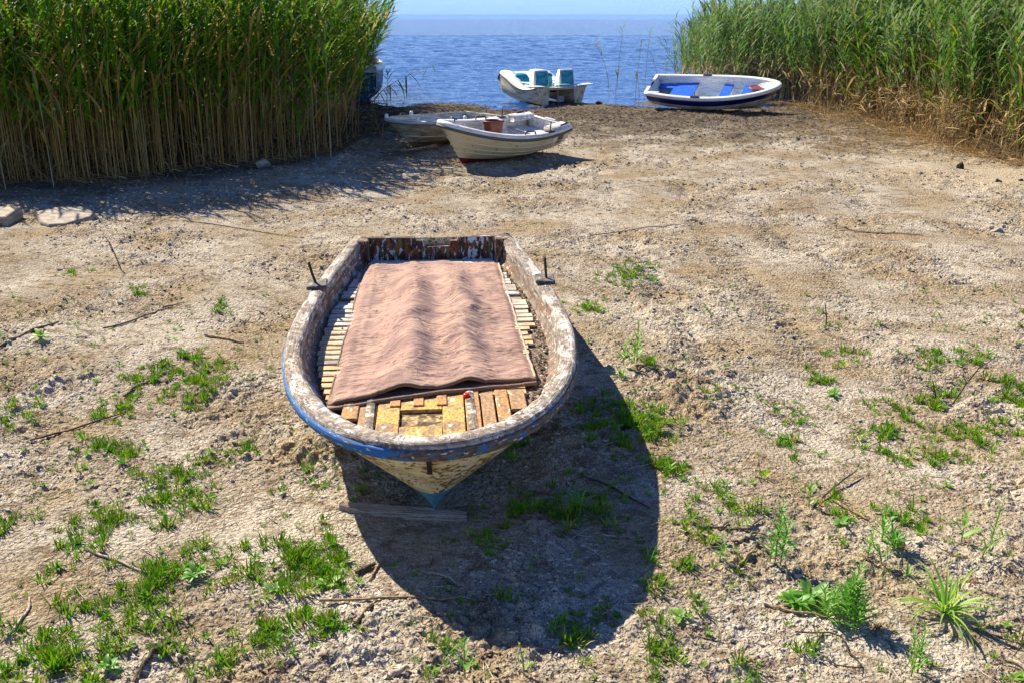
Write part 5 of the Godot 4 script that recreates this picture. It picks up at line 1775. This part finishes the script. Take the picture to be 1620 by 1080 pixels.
func build_sticks() -> void:
	rng.seed = 1100
	var grey := tex_mat(paint(64, 256, 401, Color(0.50, 0.44, 0.37), [[Color(0.34, 0.28, 0.22), 3.0, 14.0, 0.05, 0.2], [Color(0.66, 0.61, 0.53), 4.0, 10.0, 0.2, 0.12]], 0.2), 0.9, M.grit, 0.3)
	var tan := tex_mat(paint(64, 256, 402, Color(0.62, 0.52, 0.37), [[Color(0.44, 0.34, 0.22), 3.0, 12.0, 0.1, 0.2], [Color(0.74, 0.66, 0.52), 4.0, 10.0, 0.2, 0.12]], 0.15), 0.8, M.grit, 0.2)
	var dark := tex_mat(paint(64, 256, 403, Color(0.36, 0.28, 0.21), [[Color(0.22, 0.17, 0.13), 3.0, 12.0, 0.05, 0.2], [Color(0.48, 0.40, 0.32), 4.0, 10.0, 0.22, 0.12]], 0.2), 0.9, M.grit, 0.3)
	var pale := tex_mat(paint(64, 256, 404, Color(0.76, 0.71, 0.62), [[Color(0.58, 0.51, 0.41), 3.0, 12.0, 0.12, 0.2]], 0.12), 0.8, M.grit, 0.2)
	# weathered board before the bow
	var st := mb(false)
	var rows: Array = []
	for i in 13:
		var f := i / 12.0
		var w := 0.028 + 0.012 * sin(f * 9.0) * 0.4 - 0.03 * pow(f, 9.0) - 0.02 * pow(1.0 - f, 7.0)
		var y := 0.02 + 0.014 * f
		rows.append(PackedVector3Array([Vector3(lerpf(-0.33, 0.33, f), -0.03, w + 0.004), Vector3(lerpf(-0.33, 0.33, f), y * 0.8, w), Vector3(lerpf(-0.33, 0.33, f), y + 0.004 * sin(f * 17.0), 0.4 * w), Vector3(lerpf(-0.33, 0.33, f), y + 0.006, -0.5 * w), Vector3(lerpf(-0.33, 0.33, f), y * 0.6, -w), Vector3(lerpf(-0.33, 0.33, f), -0.03, -w)]))
	grid(st, rows)
	var o := obj("driftwood_board", st, tex_mat(paint(96, 512, 405, Color(0.66, 0.60, 0.53), [[Color(0.44, 0.38, 0.33), 26.0, 4.0, 0.1, 0.12], [Color(0.64, 0.58, 0.51), 20.0, 3.0, 0.2, 0.12]], 0.18), 0.9, M.grit, 0.5), self)
	o.position = Vector3(-0.55, height(-0.55, -4.17) + 0.018, -4.17)
	o.rotation.y = -0.17
	tag(o, "grey weathered board lying just below the old boat's stem, half in shadow", "board")
	stick("pale_stick", "long pale curved stick lying over the grass at the lower left", "stick", Vector2(-1.99, -3.84), Vector2(-1.43, -3.63), 0.006, pale, -0.09)
	stick("reed_stalk", "long straight tan reed stalk lying crosswise left of the shadow's tip", "reed stalk", Vector2(-0.82, -3.41), Vector2(-0.14, -3.405), 0.0065, tan, 0.012)
	stick("twig", "thin brown twig lying in the right half of the boat's shadow", "twig", Vector2(0.37, -4.52), Vector2(0.69, -4.15), 0.006, dark, 0.03)
	stick("driftwood", "short thick bone-pale piece of driftwood at the bottom edge", "driftwood", Vector2(-0.48, -2.92), Vector2(-0.40, -2.99), 0.013, pale, 0.05)
	stick("dark_branch", "rough dark branch at the bottom edge, left of the middle", "branch", Vector2(-1.43, -2.92), Vector2(-1.37, -3.16), 0.009, dark, 0.08)
	stick("reed_stalk", "long thin reed stalk lying across the far ground beyond the old boat's left stern", "reed stalk", Vector2(-3.70, -10.47), Vector2(-2.29, -9.85), 0.006, tan, 0.03)
	stick("pale_stick", "short pale stick on the ground left of the old boat's thole pin", "stick", Vector2(-2.32, -6.73), Vector2(-1.97, -6.52), 0.010, tan, 0.02)
	stick("dark_branch", "straight dark stick near the left edge, above the broad-leaved weed", "stick", Vector2(-3.78, -6.45), Vector2(-3.55, -7.02), 0.013, grey, 0.03)
	stick("twig", "short grey twig below the green patch left of the old boat", "twig", Vector2(-2.52, -5.65), Vector2(-2.42, -5.90), 0.011, grey, 0.1)
	stick("pale_stick", "thin pale stick slanting at the left edge, near the bottom corner", "stick", Vector2(-2.04, -3.17), Vector2(-2.08, -3.46), 0.006, pale, -0.08)
	stick("reed_stalk", "pale stalk lying under the front of the leafy clump, lower right", "reed stalk", Vector2(1.08, -3.42), Vector2(1.33, -3.32), 0.0065, tan, -0.04)
	stick("curved_stalk", "curved grey stalk, uppermost of the pile left of the tall weed", "reed stalk", Vector2(0.90, -4.0), Vector2(1.07, -4.07), 0.007, grey, -0.18)
	stick("curved_stalk", "longest curved stalk of the pile left of the tall weed", "reed stalk", Vector2(1.03, -3.98), Vector2(1.24, -4.10), 0.007, grey, -0.14)
	stick("curved_stalk", "lowest short stalk of the pile left of the tall weed", "reed stalk", Vector2(1.04, -3.87), Vector2(1.19, -3.97), 0.0075, grey, -0.1)
	stick("curved_stalk", "dark short stalk left of the pile by the tall weed", "reed stalk", Vector2(0.93, -3.84), Vector2(1.02, -3.86), 0.007, dark, 0.05)
	stick("reed_stalk", "long grey stalk rising to the right of the pale seedling", "reed stalk", Vector2(1.54, -4.26), Vector2(1.88, -4.60), 0.007, grey, 0.03, "", 0.03)
	stick("reed_stalk", "pale tan stalk slanting down right of the pale seedling", "reed stalk", Vector2(1.66, -4.32), Vector2(1.77, -4.10), 0.008, tan, 0.02)
	stick("reed_stalk", "tan flat stalk left of the tall narrow-leaved weed's foot", "reed stalk", Vector2(1.03, -3.70), Vector2(1.14, -3.80), 0.008, tan, 0.02)
	stick("bark_piece", "short brown strip of bark beside crossed stalks left of the shadow", "bark", Vector2(-0.70, -3.64), Vector2(-0.625, -3.72), 0.012, dark, 0.03)
	stick("reed_stalk", "upper of the two stout stalk pieces beside the crosswise reed stalk", "reed stalk", Vector2(-0.63, -3.58), Vector2(-0.60, -3.75), 0.0065, tan, 0.03)
	stick("reed_stalk", "lower of the two stout stalk pieces beside the crosswise reed stalk", "reed stalk", Vector2(-0.65, -3.22), Vector2(-0.58, -3.40), 0.009, tan, 0.02)
	stick("pale_stick", "white splinter at the left rim of the boat's shadow", "splinter", Vector2(-0.40, -3.62), Vector2(-0.21, -3.50), 0.005, pale, 0.06)
	stick("reed_stalk", "thin slanting stalk in the grass below the crosswise reed stalk", "reed stalk", Vector2(-0.90, -3.30), Vector2(-0.80, -3.14), 0.006, tan, 0.02)
	stick("reed_stalk", "broad pale split stalk in the lower right corner", "reed stalk", Vector2(1.93, -3.07), Vector2(2.02, -2.94), 0.009, pale, 0.03)
	stick("reed_stalk", "upper of two long straight stalks left of the old boat", "reed stalk", Vector2(-3.18, -6.95), Vector2(-2.74, -7.55), 0.008, grey, 0.02)
	stick("reed_stalk", "lower of two long straight stalks left of the old boat, nearer the weeds", "reed stalk", Vector2(-2.82, -5.0), Vector2(-2.42, -5.42), 0.006, dark, 0.03)
	stick("reed_stalk", "pale stalk lying right of the old boat's stern", "reed stalk", Vector2(0.85, -9.9), Vector2(1.95, -10.4), 0.005, grey, 0.03)
	stick("reed_stalk", "thin stalk on the open ground at the right", "reed stalk", Vector2(3.6, -10.2), Vector2(4.4, -9.9), 0.006, grey, 0.04)
	stick("rhizome", "looping brown root at the bottom edge, right of the middle", "root", Vector2(1.18, -3.25), Vector2(1.32, -2.97), 0.004, dark, 0.35, "", 0.01)
	stick("rhizome", "second looping brown root, curling beside the first", "root", Vector2(1.26, -3.22), Vector2(1.36, -3.0), 0.004, dark, -0.4, "", 0.012)
	# bare twigs that still stand
	for q in [[2.85, -5.62, 0.34, 0.22, "tall bare forked twig standing at the right, leaning right"], [2.76, -5.66, 0.17, -0.05, "short bare twig standing left of the tall forked one"], [2.46, -7.0, 0.2, -0.04, "bare upright twig on the open ground, right of the middle"], [0.12, -7.05, 0.42, 0.0, "thin bare stalk standing behind the old boat's right thole pin"], [-3.72, -8.7, 0.36, -0.12, "bare thin twig standing at the left below the slabs"]]:
		st = mb()
		var h: float = q[2]
		tube(st, PackedVector3Array([Vector3.ZERO, Vector3(q[3] * 0.3, h * 0.45, 0.01), Vector3(q[3] * 0.6, h * 0.75, 0.0), Vector3(q[3], h, 0.02)]), [0.006, 0.005, 0.004, 0.0022], 6)
		tube(st, PackedVector3Array([Vector3(q[3] * 0.3, h * 0.45, 0.01), Vector3(q[3] * 0.3 - 0.03, h * 0.62, 0.01), Vector3(q[3] * 0.3 - 0.035, h * 0.8, 0.02)]), [0.004, 0.003, 0.002], 5)
		o = obj("bare_twig", st, dark, self)
		o.position = Vector3(q[0], height(q[0], q[1]) - 0.005, q[1])
		tag(o, q[4], "twig")
	# slabs at the left edge
	var conc := tex_mat(paint(256, 256, 410, Color(0.66, 0.62, 0.55), [[Color(0.56, 0.51, 0.44), 6.0, 6.0, 0.05, 0.25], [Color(0.5, 0.46, 0.4), 30.0, 30.0, 0.34, 0.08]], 0.12), 0.9, M.grit, 0.3)
	slab("stone_slab", "flat pale angular slab lying on the ground before the left reeds", "slab", Vector3(-5.15, height(-5.15, -10.7) - 0.01, -10.68), PackedVector2Array([Vector2(-0.36, -0.1), Vector2(-0.2, -0.34), Vector2(0.08, -0.38), Vector2(0.3, -0.16), Vector2(0.33, 0.02), Vector2(0.18, 0.34), Vector2(0.02, 0.40), Vector2(-0.12, 0.3)]), 0.085, conc, Vector3(0.05, 0, -0.03))
	slab("stone_slab", "square-edged pale slab cut off by the left edge, beside the flat one", "slab", Vector3(-5.86, height(-5.86, -10.5) - 0.02, -10.5), PackedVector2Array([Vector2(-0.4, -0.25), Vector2(0.22, -0.28), Vector2(0.25, 0.2), Vector2(-0.35, 0.3)]), 0.15, conc, Vector3(0.04, 0.05, 0.0))
	# dark lumps on the sand by the right reeds, and pale stones
	var lump := tex_mat(paint(64, 64, 411, Color(0.17, 0.13, 0.10), [[Color(0.3, 0.24, 0.18), 6.0, 6.0, 0.1, 0.2]], 0.2), 0.95, M.grit, 0.6)
	var n := 0
	for q in [[6.62, -14.0, 0.042, 1.5, "upright dark lump on the sand before the right reeds"], [6.66, -12.95, 0.04, 0.8, "low dark lump on the sand, second from the right reeds' corner"], [7.0, -13.0, 0.035, 0.6, "reddish low lump on the sand beside the second dark one"], [7.45, -13.4, 0.05, 0.8, "dark lump at the right edge on the sand"], [5.35, -10.3, 0.09, 0.5, "pale half-buried stone at the right of the open ground"], [5.15, -9.05, 0.07, 0.7, "grey stone at the right edge of the open ground"], [-3.72, -14.25, 0.11, 0.8, "pale rounded stone at the foot of the left reeds"], [-4.3, -13.85, 0.07, 0.6, "small grey stone at the foot of the left reeds"], [2.05, -22.9, 0.08, 0.8, "dark clod in the shallows right of the pedal boat"]]:
		o = part("stone", clod_mesh(1200 + n), conc if n in [4, 6] else lump, self)
		o.transform = Transform3D(Basis.from_euler(Vector3(0, n * 1.3, 0)).scaled(Vector3(q[2], q[2] * q[3], q[2])), Vector3(q[0], height(q[0], q[1]) + q[2] * q[3] * 0.35, q[1]))
		tag(o, q[4], "stone")
		n += 1

# ---------------------------------------------------------------- the scene
func _ready() -> void:
	var cam := Camera3D.new()
	cam.name = "camera"
	cam.position = Vector3(0, 2.45, 0)
	cam.rotation_degrees = Vector3(-20.2, 0, 0)
	cam.fov = 39.6
	cam.near = 0.1
	cam.far = 8000.0
	cam.current = true
	add_child(cam)
	var sky := ProceduralSkyMaterial.new()
	sky.sky_top_color = Color(0.13, 0.28, 0.57)
	sky.sky_horizon_color = Color(0.70, 0.85, 1.04)
	sky.sky_curve = 0.24
	sky.ground_bottom_color = Color(0.32, 0.30, 0.26)
	sky.ground_horizon_color = Color(0.55, 0.66, 0.78)
	sky.sky_energy_multiplier = 0.85
	var env := Environment.new()
	env.background_mode = Environment.BG_SKY
	env.sky = Sky.new()
	env.sky.sky_material = sky
	env.tonemap_mode = Environment.TONE_MAPPER_LINEAR
	env.tonemap_exposure = 2.1
	env.sdfgi_enabled = true
	env.ssao_enabled = true
	env.ssil_enabled = true
	var we := WorldEnvironment.new()
	we.name = "environment"
	we.environment = env
	add_child(we)
	var sun := DirectionalLight3D.new()
	sun.name = "sun"
	sun.light_energy = 1.6
	sun.light_color = Color(1.0, 0.955, 0.88)
	sun.light_angular_distance = 0.5
	sun.shadow_enabled = true
	add_child(sun)
	sun.look_at_from_position(Vector3.ZERO, Vector3(0.77, -1.0, 0.81))

	n_low = noise(1, 0.55, 2)
	n_mid = noise(2, 3.2, 3)
	n_fine = noise(3, 14.0, 3)
	n_rough = noise(4, 0.6, 2)
	n_col = noise(12, 0.9, 4)
	n_col2 = noise(13, 4.5, 4)
	n_track = noise(14, 0.8, 2)
	n_cell = noise(15, 11.0, 1, FastNoiseLite.TYPE_CELLULAR)
	n_cell.cellular_return_type = FastNoiseLite.RETURN_DISTANCE2_SUB
	n_cell.cellular_jitter = 1.0
	n_cell.domain_warp_enabled = true
	n_cell.domain_warp_amplitude = 0.06
	n_cell.domain_warp_frequency = 9.0
	n_crust = noise(16, 1.3, 3)
	M.grit = bumps(22, 0.06, 4)
	M.leaf = leafy(0.85)
	var tinted_soil := mat(Color.WHITE, 0.95)
	tinted_soil.vertex_color_use_as_albedo = true
	tinted_soil.metallic_specular = 0.15
	M.tinted_soil = tinted_soil

	build_ground()
	build_water()
	build_reeds()
	build_old_boat()
	build_white_boat()
	build_grey_boat()
	build_blue_boat()
	build_pedal_boat()
	build_moored_boat()
	build_litter()
	build_grass()
	build_weeds()
	build_sticks()
